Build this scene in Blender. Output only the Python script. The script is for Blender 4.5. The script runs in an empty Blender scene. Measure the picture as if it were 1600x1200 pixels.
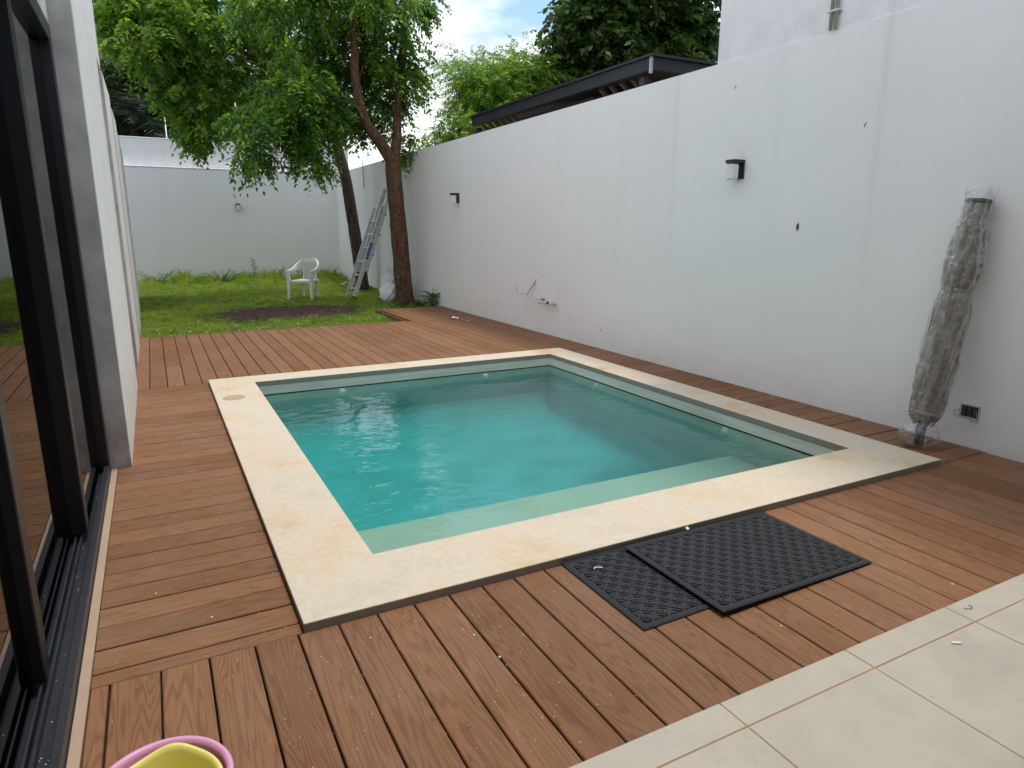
import bpy, math, random
import numpy as np
from mathutils import Vector, Matrix
random.seed(7)
rng = np.random.default_rng(11)
PI = math.pi
S = bpy.context.scene
C = S.collection

# ------------------------------------------------------------------ camera
YAW, PITCH, ROLL, FPX = 0.484896, 0.227442, 0.002727, 1050.825
cam = bpy.data.cameras.new('camera')
cam.sensor_width = 36
cam.lens = FPX / 1600 * 36
cam.clip_start = 0.05
cam.clip_end = 2000
camo = bpy.data.objects.new('camera', cam)
C.objects.link(camo)
S.camera = camo
f0 = Vector((math.sin(YAW), math.cos(YAW), 0)); r0 = Vector((math.cos(YAW), -math.sin(YAW), 0)); zz = Vector((0, 0, 1))
fw = f0 * math.cos(PITCH) - zz * math.sin(PITCH)
up = zz * math.cos(PITCH) + f0 * math.sin(PITCH)
rt = r0 * math.cos(ROLL) + up * math.sin(ROLL)
up2 = -r0 * math.sin(ROLL) + up * math.cos(ROLL)
M = Matrix.Identity(4)
for i in range(3):
    M[i][0] = rt[i]; M[i][1] = up2[i]; M[i][2] = -fw[i]
M[0][3], M[1][3], M[2][3] = -0.34282, -2.2386, 1.4104
camo.matrix_world = M

# ------------------------------------------------------------------ light
SUN_EL, SUN_AZ = math.radians(77), math.radians(12)       # azimuth measured from +X towards +Y
w = bpy.data.worlds.new('World'); S.world = w; w.use_nodes = True
nt = w.node_tree; N = nt.nodes; L = nt.links; N.clear()
out = N.new('ShaderNodeOutputWorld'); bg = N.new('ShaderNodeBackground')
sky = N.new('ShaderNodeTexSky'); sky.sky_type = 'NISHITA'; sky.sun_disc = False
sky.sun_elevation = SUN_EL; sky.sun_rotation = math.radians(90) - SUN_AZ; sky.air_density = 1.2; sky.dust_density = 1.5
tc = N.new('ShaderNodeTexCoord')
mp = N.new('ShaderNodeMapping'); mp.inputs['Scale'].default_value = (1, 1, 2.2); mp.inputs['Location'].default_value = (7.1, 4.2, .9)
no = N.new('ShaderNodeTexNoise'); no.inputs['Scale'].default_value = 2.6; no.inputs['Detail'].default_value = 7; no.inputs['Roughness'].default_value = .55
cr = N.new('ShaderNodeValToRGB'); cr.color_ramp.elements[0].position = .42; cr.color_ramp.elements[1].position = .53
cr.color_ramp.elements[0].color = (.03, .03, .03, 1)
mx = N.new('ShaderNodeMix'); mx.data_type = 'RGBA'
cn = N.new('ShaderNodeTexNoise'); cn.inputs['Scale'].default_value = 5.0; cn.inputs['Detail'].default_value = 6
cc = N.new('ShaderNodeValToRGB'); cc.color_ramp.elements[0].position = .36; cc.color_ramp.elements[1].position = .60
cc.color_ramp.elements[0].color = (.50, .54, .60, 1); cc.color_ramp.elements[1].color = (1, 1, 1, 1)
cs = N.new('ShaderNodeVectorMath'); cs.operation = 'SCALE'; cs.inputs['Scale'].default_value = 8.0
L.new(mp.outputs[0], cn.inputs[0]); L.new(cn.outputs[0], cc.inputs[0]); L.new(cc.outputs[0], cs.inputs[0]); L.new(cs.outputs[0], mx.inputs[7])
L.new(tc.outputs['Generated'], mp.inputs[0]); L.new(mp.outputs[0], no.inputs[0]); L.new(no.outputs[0], cr.inputs[0])
L.new(cr.outputs[0], mx.inputs[0]); tn = N.new('ShaderNodeVectorMath'); tn.operation = 'MULTIPLY'; tn.inputs[1].default_value = (.80, .90, 1.0); L.new(sky.outputs[0], tn.inputs[0]); L.new(tn.outputs[0], mx.inputs[6]); L.new(mx.outputs[2], bg.inputs[0])
bg.inputs[1].default_value = 0.14
L.new(bg.outputs[0], out.inputs[0])
sd = bpy.data.lights.new('sun', 'SUN'); sd.energy = 1.4; sd.angle = math.radians(11); sd.color = (1, .94, .84)
so = bpy.data.objects.new('sun', sd); C.objects.link(so)
sdir = Vector((math.cos(SUN_EL) * math.cos(SUN_AZ), math.cos(SUN_EL) * math.sin(SUN_AZ), math.sin(SUN_EL)))
so.rotation_euler = sdir.to_track_quat('Z', 'Y').to_euler()
so.location = (0, 0, 20)
S.view_settings.view_transform = 'Standard'; S.view_settings.look = 'None'
S.view_settings.gamma = 1; S.view_settings.exposure = 0.62; S.view_settings.use_curve_mapping = False

# ------------------------------------------------------------------ helpers
def tag(o, label=None, cat=None, group=None, kind=None):
    if label: o['label'] = label
    if cat: o['category'] = cat
    if group: o['group'] = group
    if kind: o['kind'] = kind
    return o

def empty(name, loc=(0, 0, 0), rz=0, **k):
    o = bpy.data.objects.new(name, None); C.objects.link(o)
    o.location = loc; o.rotation_euler = (0, 0, rz); o.empty_display_size = .1
    return tag(o, **k)

class MB:
    """collects shapes, builds one mesh object"""
    def __init__(s): s.v = []; s.f = []
    def add(s, v, f):
        n = len(s.v); s.v += [tuple(p) for p in v]; s.f += [tuple(i + n for i in q) for q in f]; return s
    def box(s, x0, x1, y0, y1, z0, z1, b=0.0, R=None):
        if b <= 0:
            v = [(x, y, z) for x in (x0, x1) for y in (y0, y1) for z in (z0, z1)]
            f = [(0, 1, 3, 2), (4, 6, 7, 5), (0, 4, 5, 1), (2, 3, 7, 6), (0, 2, 6, 4), (1, 5, 7, 3)]
        else:
            b = min(b, (x1 - x0) * .45, (y1 - y0) * .45, (z1 - z0) * .45)
            v = []; f = []
            X, Y, Z = (x0, x1), (y0, y1), (z0, z1)
            idx = {}
            for i in (0, 1):
                for j in (0, 1):
                    for k in (0, 1):
                        sx, sy, sz = (1, -1)[i] * b, (1, -1)[j] * b, (1, -1)[k] * b
                        for a, p in (('x', (X[i], Y[j] + sy, Z[k] + sz)), ('y', (X[i] + sx, Y[j], Z[k] + sz)), ('z', (X[i] + sx, Y[j] + sy, Z[k]))):
                            idx[(i, j, k, a)] = len(v); v.append(p)
            g = lambda i, j, k, a: idx[(i, j, k, a)]
            for i in (0, 1): f.append([g(i, 0, 0, 'x'), g(i, 1, 0, 'x'), g(i, 1, 1, 'x'), g(i, 0, 1, 'x')][::1 if i else -1])
            for j in (0, 1): f.append([g(0, j, 0, 'y'), g(1, j, 0, 'y'), g(1, j, 1, 'y'), g(0, j, 1, 'y')][::-1 if j else 1])
            for k in (0, 1): f.append([g(0, 0, k, 'z'), g(1, 0, k, 'z'), g(1, 1, k, 'z'), g(0, 1, k, 'z')][::1 if k else -1])
            for i in (0, 1):
                for j in (0, 1): f.append([g(i, j, 0, 'x'), g(i, j, 1, 'x'), g(i, j, 1, 'y'), g(i, j, 0, 'y')])
                for k in (0, 1): f.append([g(i, 0, k, 'x'), g(i, 1, k, 'x'), g(i, 1, k, 'z'), g(i, 0, k, 'z')])
            for j in (0, 1):
                for k in (0, 1): f.append([g(0, j, k, 'y'), g(1, j, k, 'y'), g(1, j, k, 'z'), g(0, j, k, 'z')])
            for i in (0, 1):
                for j in (0, 1):
                    for k in (0, 1): f.append([g(i, j, k, 'x'), g(i, j, k, 'y'), g(i, j, k, 'z')])
        if R is not None: v = [tuple(R @ Vector(p)) for p in v]
        return s.add(v, f)
    def tube(s, pts, r, n=8, cap=True, noise=0, seed=0):
        pts = [Vector(p) for p in pts]; rr = r if isinstance(r, (list, tuple)) else [r] * len(pts)
        rnd = random.Random(seed); v = []; f = []
        ref = None
        for i, p in enumerate(pts):
            t = (pts[min(i + 1, len(pts) - 1)] - pts[max(i - 1, 0)]).normalized()
            if ref is None: ref = Vector((0, 0, 1)) if abs(t.z) < .9 else Vector((1, 0, 0))
            u = (ref - t * ref.dot(t)).normalized(); q = t.cross(u); ref = u
            for k in range(n):
                a = 2 * PI * k / n; R = rr[i] * (1 + noise * (rnd.random() - .5) * 2)
                v.append(p + (u * math.cos(a) + q * math.sin(a)) * R)
        for i in range(len(pts) - 1):
            for k in range(n):
                a = i * n + k; b = i * n + (k + 1) % n
                f.append((a, b, b + n, a + n))
        if cap:
            f.append(tuple(range(n))[::-1]); f.append(tuple(range((len(pts) - 1) * n, len(pts) * n)))
        return s.add(v, f)
    def lathe(s, prof, n=24, c=(0, 0, 0)):
        v = []; f = []
        for r, z in prof:
            for k in range(n):
                a = 2 * PI * k / n; v.append((c[0] + r * math.cos(a), c[1] + r * math.sin(a), c[2] + z))
        for i in range(len(prof) - 1):
            for k in range(n):
                a = i * n + k; b = i * n + (k + 1) % n; f.append((a, b, b + n, a + n))
        return s.add(v, f)
    def build(s, name, mat, parent=None, smooth=False, **k):
        me = bpy.data.meshes.new(name); me.from_pydata(s.v, [], s.f); me.validate(); me.update()
        import bmesh
        bm = bmesh.new(); bm.from_mesh(me); bmesh.ops.recalc_face_normals(bm, faces=bm.faces); bm.to_mesh(me); bm.free()
        if smooth:
            for p in me.polygons: p.use_smooth = True
        o = bpy.data.objects.new(name, me); C.objects.link(o)
        if mat: me.materials.append(mat)
        if parent: o.parent = parent
        return tag(o, **k)

def fastmesh(name, V, F, mat, parent=None, **k):
    """V (n,3), F (m,q) arrays of constant-size polygons"""
    me = bpy.data.meshes.new(name); q = F.shape[1]
    me.vertices.add(len(V)); me.vertices.foreach_set('co', V.astype(np.float32).ravel())
    me.loops.add(F.size); me.loops.foreach_set('vertex_index', F.astype(np.int32).ravel())
    me.polygons.add(len(F)); me.polygons.foreach_set('loop_start', np.arange(0, F.size, q, dtype=np.int32))
    me.polygons.foreach_set('loop_total', np.full(len(F), q, dtype=np.int32))
    me.update(calc_edges=True)
    me.materials.append(mat)
    o = bpy.data.objects.new(name, me); C.objects.link(o)
    if parent: o.parent = parent
    return tag(o, **k)

# ---- materials
def mat(name):
    m = bpy.data.materials.new(name); m.use_nodes = True
    return m, m.node_tree.nodes, m.node_tree.links, m.node_tree.nodes['Principled BSDF']

def rgb(c): return (c[0], c[1], c[2], 1)

def simple(name, col, rough=.5, metal=0, spec=.5, var=.06, scale=8, bump=0.0, bscale=60, coat=0):
    m, n, l, b = mat(name)
    t = n.new('ShaderNodeTexCoord'); no = n.new('ShaderNodeTexNoise'); no.inputs['Scale'].default_value = scale; no.inputs['Detail'].default_value = 6
    l.new(t.outputs['Object'], no.inputs[0])
    mx = n.new('ShaderNodeMix'); mx.data_type = 'RGBA'
    mx.inputs[6].default_value = rgb([c * (1 - var * 2) for c in col]); mx.inputs[7].default_value = rgb([min(1, c * (1 + var * 2)) for c in col])
    l.new(no.outputs[0], mx.inputs[0]); l.new(mx.outputs[2], b.inputs['Base Color'])
    b.inputs['Roughness'].default_value = rough; b.inputs['Metallic'].default_value = metal
    b.inputs['Specular IOR Level'].default_value = spec; b.inputs['Coat Weight'].default_value = coat
    if bump > 0:
        n2 = n.new('ShaderNodeTexNoise'); n2.inputs['Scale'].default_value = bscale; n2.inputs['Detail'].default_value = 5
        l.new(t.outputs['Object'], n2.inputs[0])
        bu = n.new('ShaderNodeBump'); bu.inputs['Strength'].default_value = bump; bu.inputs['Distance'].default_value = .01
        l.new(n2.outputs[0], bu.inputs['Height']); l.new(bu.outputs[0], b.inputs['Normal'])
    return m

def ramp(n, pts):
    r = n.new('ShaderNodeValToRGB'); e = r.color_ramp.elements
    while len(e) < len(pts): e.new(.5)
    for q, (p, c) in zip(e, pts):
        q.position = p; q.color = rgb(c) if isinstance(c, (tuple, list)) else (c, c, c, 1)
    return r

def plank_mat():
    m, n, l, b = mat('composite_wood')
    t = n.new('ShaderNodeTexCoord'); oi = n.new('ShaderNodeObjectInfo')
    ad = n.new('ShaderNodeVectorMath'); ad.operation = 'MULTIPLY_ADD'
    co = n.new('ShaderNodeCombineXYZ')
    for i in range(3): l.new(oi.outputs['Random'], co.inputs[i])
    ad.inputs[1].default_value = (37, 53, 71)
    l.new(co.outputs[0], ad.inputs[0]); l.new(t.outputs['Object'], ad.inputs[2])
    mp = n.new('ShaderNodeMapping'); mp.inputs['Scale'].default_value = (.75, 9, 9); l.new(ad.outputs[0], mp.inputs[0])
    g = n.new('ShaderNodeTexNoise'); g.inputs['Scale'].default_value = 1.0; g.inputs['Detail'].default_value = 2.5; g.inputs['Roughness'].default_value = .45
    l.new(mp.outputs[0], g.inputs[0])
    mu = n.new('ShaderNodeMath'); mu.operation = 'MULTIPLY'; mu.inputs[1].default_value = 150; l.new(g.outputs[0], mu.inputs[0])
    si = n.new('ShaderNodeMath'); si.operation = 'SINE'; l.new(mu.outputs[0], si.inputs[0])
    rr = ramp(n, [(.0, 0.), (.35, .75), (1., 1.)])
    mr = n.new('ShaderNodeMapRange'); mr.inputs['From Min'].default_value = -1; l.new(si.outputs[0], mr.inputs[0]); l.new(mr.outputs[0], rr.inputs[0])
    mp2 = n.new('ShaderNodeMapping'); mp2.inputs['Scale'].default_value = (6, 260, 60); l.new(ad.outputs[0], mp2.inputs[0])
    fi = n.new('ShaderNodeTexNoise'); fi.inputs['Scale'].default_value = 1; fi.inputs['Detail'].default_value = 3; l.new(mp2.outputs[0], fi.inputs[0])
    # big tonal drift + per plank
    bgn = n.new('ShaderNodeTexNoise'); bgn.inputs['Scale'].default_value = 2.2; bgn.inputs['Detail'].default_value = 4; l.new(ad.outputs[0], bgn.inputs[0])
    base = n.new('ShaderNodeMix'); base.data_type = 'RGBA'
    base.inputs[6].default_value = (.178, .080, .036, 1); base.inputs[7].default_value = (.300, .146, .072, 1)
    s1 = n.new('ShaderNodeMath'); s1.operation = 'MULTIPLY_ADD'; s1.inputs[1].default_value = .55; l.new(oi.outputs['Random'], s1.inputs[0])
    s2 = n.new('ShaderNodeMath'); s2.operation = 'MULTIPLY'; s2.inputs[1].default_value = .5; l.new(bgn.outputs[0], s2.inputs[0]); l.new(s2.outputs[0], s1.inputs[2])
    l.new(s1.outputs[0], base.inputs[0])
    m1 = n.new('ShaderNodeMix'); m1.data_type = 'RGBA'; m1.blend_type = 'MULTIPLY'; m1.inputs[0].default_value = .29
    l.new(base.outputs[2], m1.inputs[6]); l.new(rr.outputs[0], m1.inputs[7])
    m2 = n.new('ShaderNodeMix'); m2.data_type = 'RGBA'; m2.blend_type = 'OVERLAY'; m2.inputs[0].default_value = .28
    l.new(m1.outputs[2], m2.inputs[6]); l.new(fi.outputs[0], m2.inputs[7])
    # dust specks
    vo = n.new('ShaderNodeTexNoise'); vo.inputs['Scale'].default_value = 120; vo.inputs['Detail'].default_value = 1; l.new(ad.outputs[0], vo.inputs[0])
    vr = ramp(n, [(.0, 0.), (.78, 0.), (.80, .6)]); l.new(vo.outputs[0], vr.inputs[0])
    m3 = n.new('ShaderNodeMix'); m3.data_type = 'RGBA'; m3.inputs[7].default_value = (.5, .42, .34, 1); l.new(vr.outputs[0], m3.inputs[0]); l.new(m2.outputs[2], m3.inputs[6])
    # dusty haze patches
    du = n.new('ShaderNodeTexNoise'); du.inputs['Scale'].default_value = 1.3; du.inputs['Detail'].default_value = 8; du.inputs['Roughness'].default_value = .7
    ge = n.new('ShaderNodeNewGeometry'); l.new(ge.outputs['Position'], du.inputs[0])
    dr = ramp(n, [(.45, 0.), (.75, .22)]); l.new(du.outputs[0], dr.inputs[0])
    m4 = n.new('ShaderNodeMix'); m4.data_type = 'RGBA'; m4.inputs[7].default_value = (.36, .27, .21, 1); l.new(dr.outputs[0], m4.inputs[0]); l.new(m3.outputs[2], m4.inputs[6])
    l.new(m4.outputs[2], b.inputs['Base Color'])
    b.inputs['Roughness'].default_value = .68; b.inputs['Specular IOR Level'].default_value = .22
    bu = n.new('ShaderNodeBump'); bu.inputs['Strength'].default_value = .35; bu.inputs['Distance'].default_value = .0015
    sm = n.new('ShaderNodeMath'); sm.operation = 'ADD'; l.new(rr.outputs[0], sm.inputs[0]); l.new(fi.outputs[0], sm.inputs[1])
    l.new(sm.outputs[0], bu.inputs['Height']); l.new(bu.outputs[0], b.inputs['Normal'])
    return m

def wall_mat(name, col, dirt=.25, streak=.2, dirtcol=(.42, .38, .31), basez=0.0, blot=0.0, seams=()):
    m, n, l, b = mat(name)
    ge = n.new('ShaderNodeNewGeometry')
    a = n.new('ShaderNodeTexNoise'); a.inputs['Scale'].default_value = .7; a.inputs['Detail'].default_value = 5; a.inputs['Roughness'].default_value = .6
    l.new(ge.outputs['Position'], a.inputs[0])
    mx = n.new('ShaderNodeMix'); mx.data_type = 'RGBA'
    mx.inputs[6].default_value = rgb([c * .95 for c in col]); mx.inputs[7].default_value = rgb([min(1, c * 1.03) for c in col]); l.new(a.outputs[0], mx.inputs[0])
    # vertical streaks
    mp = n.new('ShaderNodeMapping'); mp.inputs['Scale'].default_value = (3, 3, .18); l.new(ge.outputs['Position'], mp.inputs[0])
    st = n.new('ShaderNodeTexNoise'); st.inputs['Scale'].default_value = 1.4; st.inputs['Detail'].default_value = 6; l.new(mp.outputs[0], st.inputs[0])
    sr = ramp(n, [(.52, 0.), (.78, streak)]); l.new(st.outputs[0], sr.inputs[0])
    m1 = n.new('ShaderNodeMix'); m1.data_type = 'RGBA'; m1.inputs[7].default_value = rgb([c * .72 for c in col]); l.new(sr.outputs[0], m1.inputs[0]); l.new(mx.outputs[2], m1.inputs[6])
    # splash dirt near the base
    sx = n.new('ShaderNodeSeparateXYZ'); l.new(ge.outputs['Position'], sx.inputs[0])
    zr = n.new('ShaderNodeMapRange'); zr.inputs['From Min'].default_value = basez; zr.inputs['From Max'].default_value = basez + .55; zr.inputs['To Min'].default_value = 1; zr.inputs['To Max'].default_value = 0
    l.new(sx.outputs[2], zr.inputs[0])
    dn = n.new('ShaderNodeTexNoise'); dn.inputs['Scale'].default_value = 5; dn.inputs['Detail'].default_value = 8; dn.inputs['Roughness'].default_value = .7; l.new(ge.outputs['Position'], dn.inputs[0])
    dr = ramp(n, [(.42, 0.), (.68, 1.)]); l.new(dn.outputs[0], dr.inputs[0])
    mm = n.new('ShaderNodeMath'); mm.operation = 'MULTIPLY'; l.new(zr.outputs[0], mm.inputs[0]); l.new(dr.outputs[0], mm.inputs[1])
    m5 = n.new('ShaderNodeMath'); m5.operation = 'MULTIPLY'; m5.inputs[1].default_value = dirt; l.new(mm.outputs[0], m5.inputs[0])
    m2 = n.new('ShaderNodeMix'); m2.data_type = 'RGBA'; m2.inputs[7].default_value = rgb(dirtcol); l.new(m5.outputs[0], m2.inputs[0]); l.new(m1.outputs[2], m2.inputs[6])
    # small specks and scuffs
    sp = n.new('ShaderNodeTexNoise'); sp.inputs['Scale'].default_value = 26; sp.inputs['Detail'].default_value = 3; l.new(ge.outputs['Position'], sp.inputs[0])
    spr = ramp(n, [(.74, 0.), (.80, .35)]); l.new(sp.outputs[0], spr.inputs[0])
    m3 = n.new('ShaderNodeMix'); m3.data_type = 'RGBA'; m3.inputs[7].default_value = (.25, .23, .2, 1); l.new(spr.outputs[0], m3.inputs[0]); l.new(m2.outputs[2], m3.inputs[6])
    if blot:
        bl = n.new('ShaderNodeTexNoise'); bl.inputs['Scale'].default_value = 3.2; bl.inputs['Detail'].default_value = 10; bl.inputs['Roughness'].default_value = .68; l.new(ge.outputs['Position'], bl.inputs[0])
        br_ = ramp(n, [(.40, 0.), (.70, blot)]); l.new(bl.outputs[0], br_.inputs[0])
        m4 = n.new('ShaderNodeMix'); m4.data_type = 'RGBA'; m4.inputs[7].default_value = rgb([c * .55 for c in col]); l.new(br_.outputs[0], m4.inputs[0]); l.new(m3.outputs[2], m4.inputs[6]); m3 = m4
    for (yc, wd_, st_) in seams:                      # faint plaster day-joints with run-off stains
        sb = n.new('ShaderNodeMath'); sb.operation = 'SUBTRACT'; sb.inputs[1].default_value = yc; l.new(sx.outputs[1], sb.inputs[0])
        ab = n.new('ShaderNodeMath'); ab.operation = 'ABSOLUTE'; l.new(sb.outputs[0], ab.inputs[0])
        mr = n.new('ShaderNodeMapRange'); mr.inputs['From Min'].default_value = 0; mr.inputs['From Max'].default_value = wd_; mr.inputs['To Min'].default_value = st_; mr.inputs['To Max'].default_value = 0; l.new(ab.outputs[0], mr.inputs[0])
        mz = n.new('ShaderNodeMapRange'); mz.inputs['From Min'].default_value = .6; mz.inputs['From Max'].default_value = 2.8; l.new(sx.outputs[2], mz.inputs[0])
        mu_ = n.new('ShaderNodeMath'); mu_.operation = 'MULTIPLY'; l.new(mr.outputs[0], mu_.inputs[0]); l.new(mz.outputs[0], mu_.inputs[1])
        m6 = n.new('ShaderNodeMix'); m6.data_type = 'RGBA'; m6.inputs[7].default_value = (.45, .45, .40, 1); l.new(mu_.outputs[0], m6.inputs[0]); l.new(m3.outputs[2], m6.inputs[6]); m3 = m6
    l.new(m3.outputs[2], b.inputs['Base Color']); b.inputs['Roughness'].default_value = .82; b.inputs['Specular IOR Level'].default_value = .2
    bn = n.new('ShaderNodeTexNoise'); bn.inputs['Scale'].default_value = 3; bn.inputs['Detail'].default_value = 12; bn.inputs['Roughness'].default_value = .6; l.new(ge.outputs['Position'], bn.inputs[0])
    bu = n.new('ShaderNodeBump'); bu.inputs['Strength'].default_value = .12; bu.inputs['Distance'].default_value = .02
    l.new(bn.outputs[0], bu.inputs['Height']); l.new(bu.outputs[0], b.inputs['Normal'])
    return m

def stone_mat():
    m, n, l, b = mat('cream_stone')
    ge = n.new('ShaderNodeNewGeometry')
    a = n.new('ShaderNodeTexNoise'); a.inputs['Scale'].default_value = 1.6; a.inputs['Detail'].default_value = 9; a.inputs['Roughness'].default_value = .62; l.new(ge.outputs['Position'], a.inputs[0])
    r = ramp(n, [(.3, (.54, .47, .375)), (.47, (.63, .55, .43)), (.57, (.63, .51, .36)), (.68, (.54, .38, .22))]); l.new(a.outputs[0], r.inputs[0])
    c = n.new('ShaderNodeTexNoise'); c.inputs['Scale'].default_value = 30; c.inputs['Detail'].default_value = 5; l.new(ge.outputs['Position'], c.inputs[0])
    m1 = n.new('ShaderNodeMix'); m1.data_type = 'RGBA'; m1.blend_type = 'OVERLAY'; m1.inputs[0].default_value = .18; l.new(r.outputs[0], m1.inputs[6]); l.new(c.outputs[0], m1.inputs[7])
    v = n.new('ShaderNodeTexNoise'); v.inputs['Scale'].default_value = 75; v.inputs['Detail'].default_value = 2; l.new(ge.outputs['Position'], v.inputs[0])
    vr = ramp(n, [(.74, 0.), (.77, .6)]); l.new(v.outputs[0], vr.inputs[0])
    m2 = n.new('ShaderNodeMix'); m2.data_type = 'RGBA'; m2.inputs[7].default_value = (.32, .26, .18, 1); l.new(vr.outputs[0], m2.inputs[0]); l.new(m1.outputs[2], m2.inputs[6])
    # grey weathering
    g = n.new('ShaderNodeTexNoise'); g.inputs['Scale'].default_value = 3.3; g.inputs['Detail'].default_value = 10; g.inputs['Roughness'].default_value = .7
    mp = n.new('ShaderNodeMapping'); mp.inputs['Location'].default_value = (9, 3, 0); l.new(ge.outputs['Position'], mp.inputs[0]); l.new(mp.outputs[0], g.inputs[0])
    gr = ramp(n, [(.60, 0.), (.85, .35)]); l.new(g.outputs[0], gr.inputs[0])
    m3 = n.new('ShaderNodeMix'); m3.data_type = 'RGBA'; m3.inputs[7].default_value = (.40, .37, .33, 1); l.new(gr.outputs[0], m3.inputs[0]); l.new(m2.outputs[2], m3.inputs[6])
    # side faces are greyer and darker than the top
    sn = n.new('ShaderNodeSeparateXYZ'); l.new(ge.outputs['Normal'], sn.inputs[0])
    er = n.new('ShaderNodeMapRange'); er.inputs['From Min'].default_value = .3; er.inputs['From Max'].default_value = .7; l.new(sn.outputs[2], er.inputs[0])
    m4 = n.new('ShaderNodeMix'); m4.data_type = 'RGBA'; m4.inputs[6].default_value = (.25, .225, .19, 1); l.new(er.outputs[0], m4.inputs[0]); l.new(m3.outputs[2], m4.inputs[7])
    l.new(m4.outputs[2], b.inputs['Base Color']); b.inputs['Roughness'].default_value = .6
    bu = n.new('ShaderNodeBump'); bu.inputs['Strength'].default_value = .2; bu.inputs['Distance'].default_value = .004
    l.new(c.outputs[0], bu.inputs['Height']); l.new(bu.outputs[0], b.inputs['Normal'])
    return m

def leaf_mat(name, dark, light, tip, trans=.35, nscale=2.6):
    m, n, l, b = mat(name)
    ge = n.new('ShaderNodeNewGeometry')
    no = n.new('ShaderNodeTexNoise'); no.inputs['Scale'].default_value = nscale; no.inputs['Detail'].default_value = 3; l.new(ge.outputs['Position'], no.inputs[0])
    ad = n.new('ShaderNodeMath'); ad.operation = 'MULTIPLY_ADD'; ad.inputs[1].default_value = .35; l.new(ge.outputs['Random Per Island'], ad.inputs[0]); l.new(no.outputs[0], ad.inputs[2])
    r = ramp(n, [(.40, dark), (.64, light), (.86, tip)]); l.new(ad.outputs[0], r.inputs[0])
    l.new(r.outputs[0], b.inputs['Base Color']); b.inputs['Roughness'].default_value = .36; b.inputs['Specular IOR Level'].default_value = .5
    tr = n.new('ShaderNodeBsdfTranslucent')
    hs = n.new('ShaderNodeHueSaturation'); hs.inputs['Hue'].default_value = .488; hs.inputs['Value'].default_value = 1.9; hs.inputs['Saturation'].default_value = 1.1; l.new(r.outputs[0], hs.inputs['Color']); l.new(hs.outputs[0], tr.inputs[0])
    ms = n.new('ShaderNodeMixShader'); ms.inputs[0].default_value = trans
    l.new(b.outputs[0], ms.inputs[1]); l.new(tr.outputs[0], ms.inputs[2])
    l.new(ms.outputs[0], n['Material Output'].inputs[0])
    return m

def bark_mat(name, c1, c2):
    m, n, l, b = mat(name)
    ge = n.new('ShaderNodeNewGeometry')
    mp = n.new('ShaderNodeMapping'); mp.inputs['Scale'].default_value = (1, 1, .28); l.new(ge.outputs['Position'], mp.inputs[0])
    v = n.new('ShaderNodeTexVoronoi'); v.inputs['Scale'].default_value = 32; v.feature = 'DISTANCE_TO_EDGE'
    nn = n.new('ShaderNodeTexNoise'); nn.inputs['Scale'].default_value = 12; nn.inputs['Detail'].default_value = 8; l.new(mp.outputs[0], nn.inputs[0])
    mxv = n.new('ShaderNodeMix'); mxv.data_type = 'RGBA'; mxv.inputs[0].default_value = .12; l.new(mp.outputs[0], mxv.inputs[6]); l.new(nn.outputs[1], mxv.inputs[7]); l.new(mxv.outputs[2], v.inputs[0])
    r = ramp(n, [(0., .0), (.12, 1.)]); l.new(v.outputs[0], r.inputs[0])
    mm = n.new('ShaderNodeMath'); mm.operation = 'MULTIPLY'; l.new(r.outputs[0], mm.inputs[0]); l.new(nn.outputs[0], mm.inputs[1])
    mr = n.new('ShaderNodeMapRange'); mr.inputs['From Max'].default_value = .65; l.new(mm.outputs[0], mr.inputs[0])
    mx = n.new('ShaderNodeMix'); mx.data_type = 'RGBA'; mx.inputs[6].default_value = rgb(c1); mx.inputs[7].default_value = rgb(c2); l.new(mr.outputs[0], mx.inputs[0])
    l.new(mx.outputs[2], b.inputs['Base Color']); b.inputs['Roughness'].default_value = .9; b.inputs['Specular IOR Level'].default_value = .15
    bu = n.new('ShaderNodeBump'); bu.inputs['Strength'].default_value = .9; bu.inputs['Distance'].default_value = .015; l.new(mm.outputs[0], bu.inputs['Height']); l.new(bu.outputs[0], b.inputs['Normal'])
    return m

def glass_mat(name, tint=(.75, .8, .8), ior=1.5, boost=1.0):
    m, n, l, b = mat(name); n.remove(b)
    fr = n.new('ShaderNodeFresnel'); fr.inputs[0].default_value = ior
    tp = n.new('ShaderNodeBsdfTransparent'); tp.inputs[0].default_value = rgb(tint)
    gl = n.new('ShaderNodeBsdfGlossy'); gl.inputs['Roughness'].default_value = .0
    ms = n.new('ShaderNodeMixShader')
    l.new(fr.outputs[0], ms.inputs[0]); l.new(tp.outputs[0], ms.inputs[1]); l.new(gl.outputs[0], ms.inputs[2]); l.new(ms.outputs[0], n['Material Output'].inputs[0])
    return m

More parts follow.
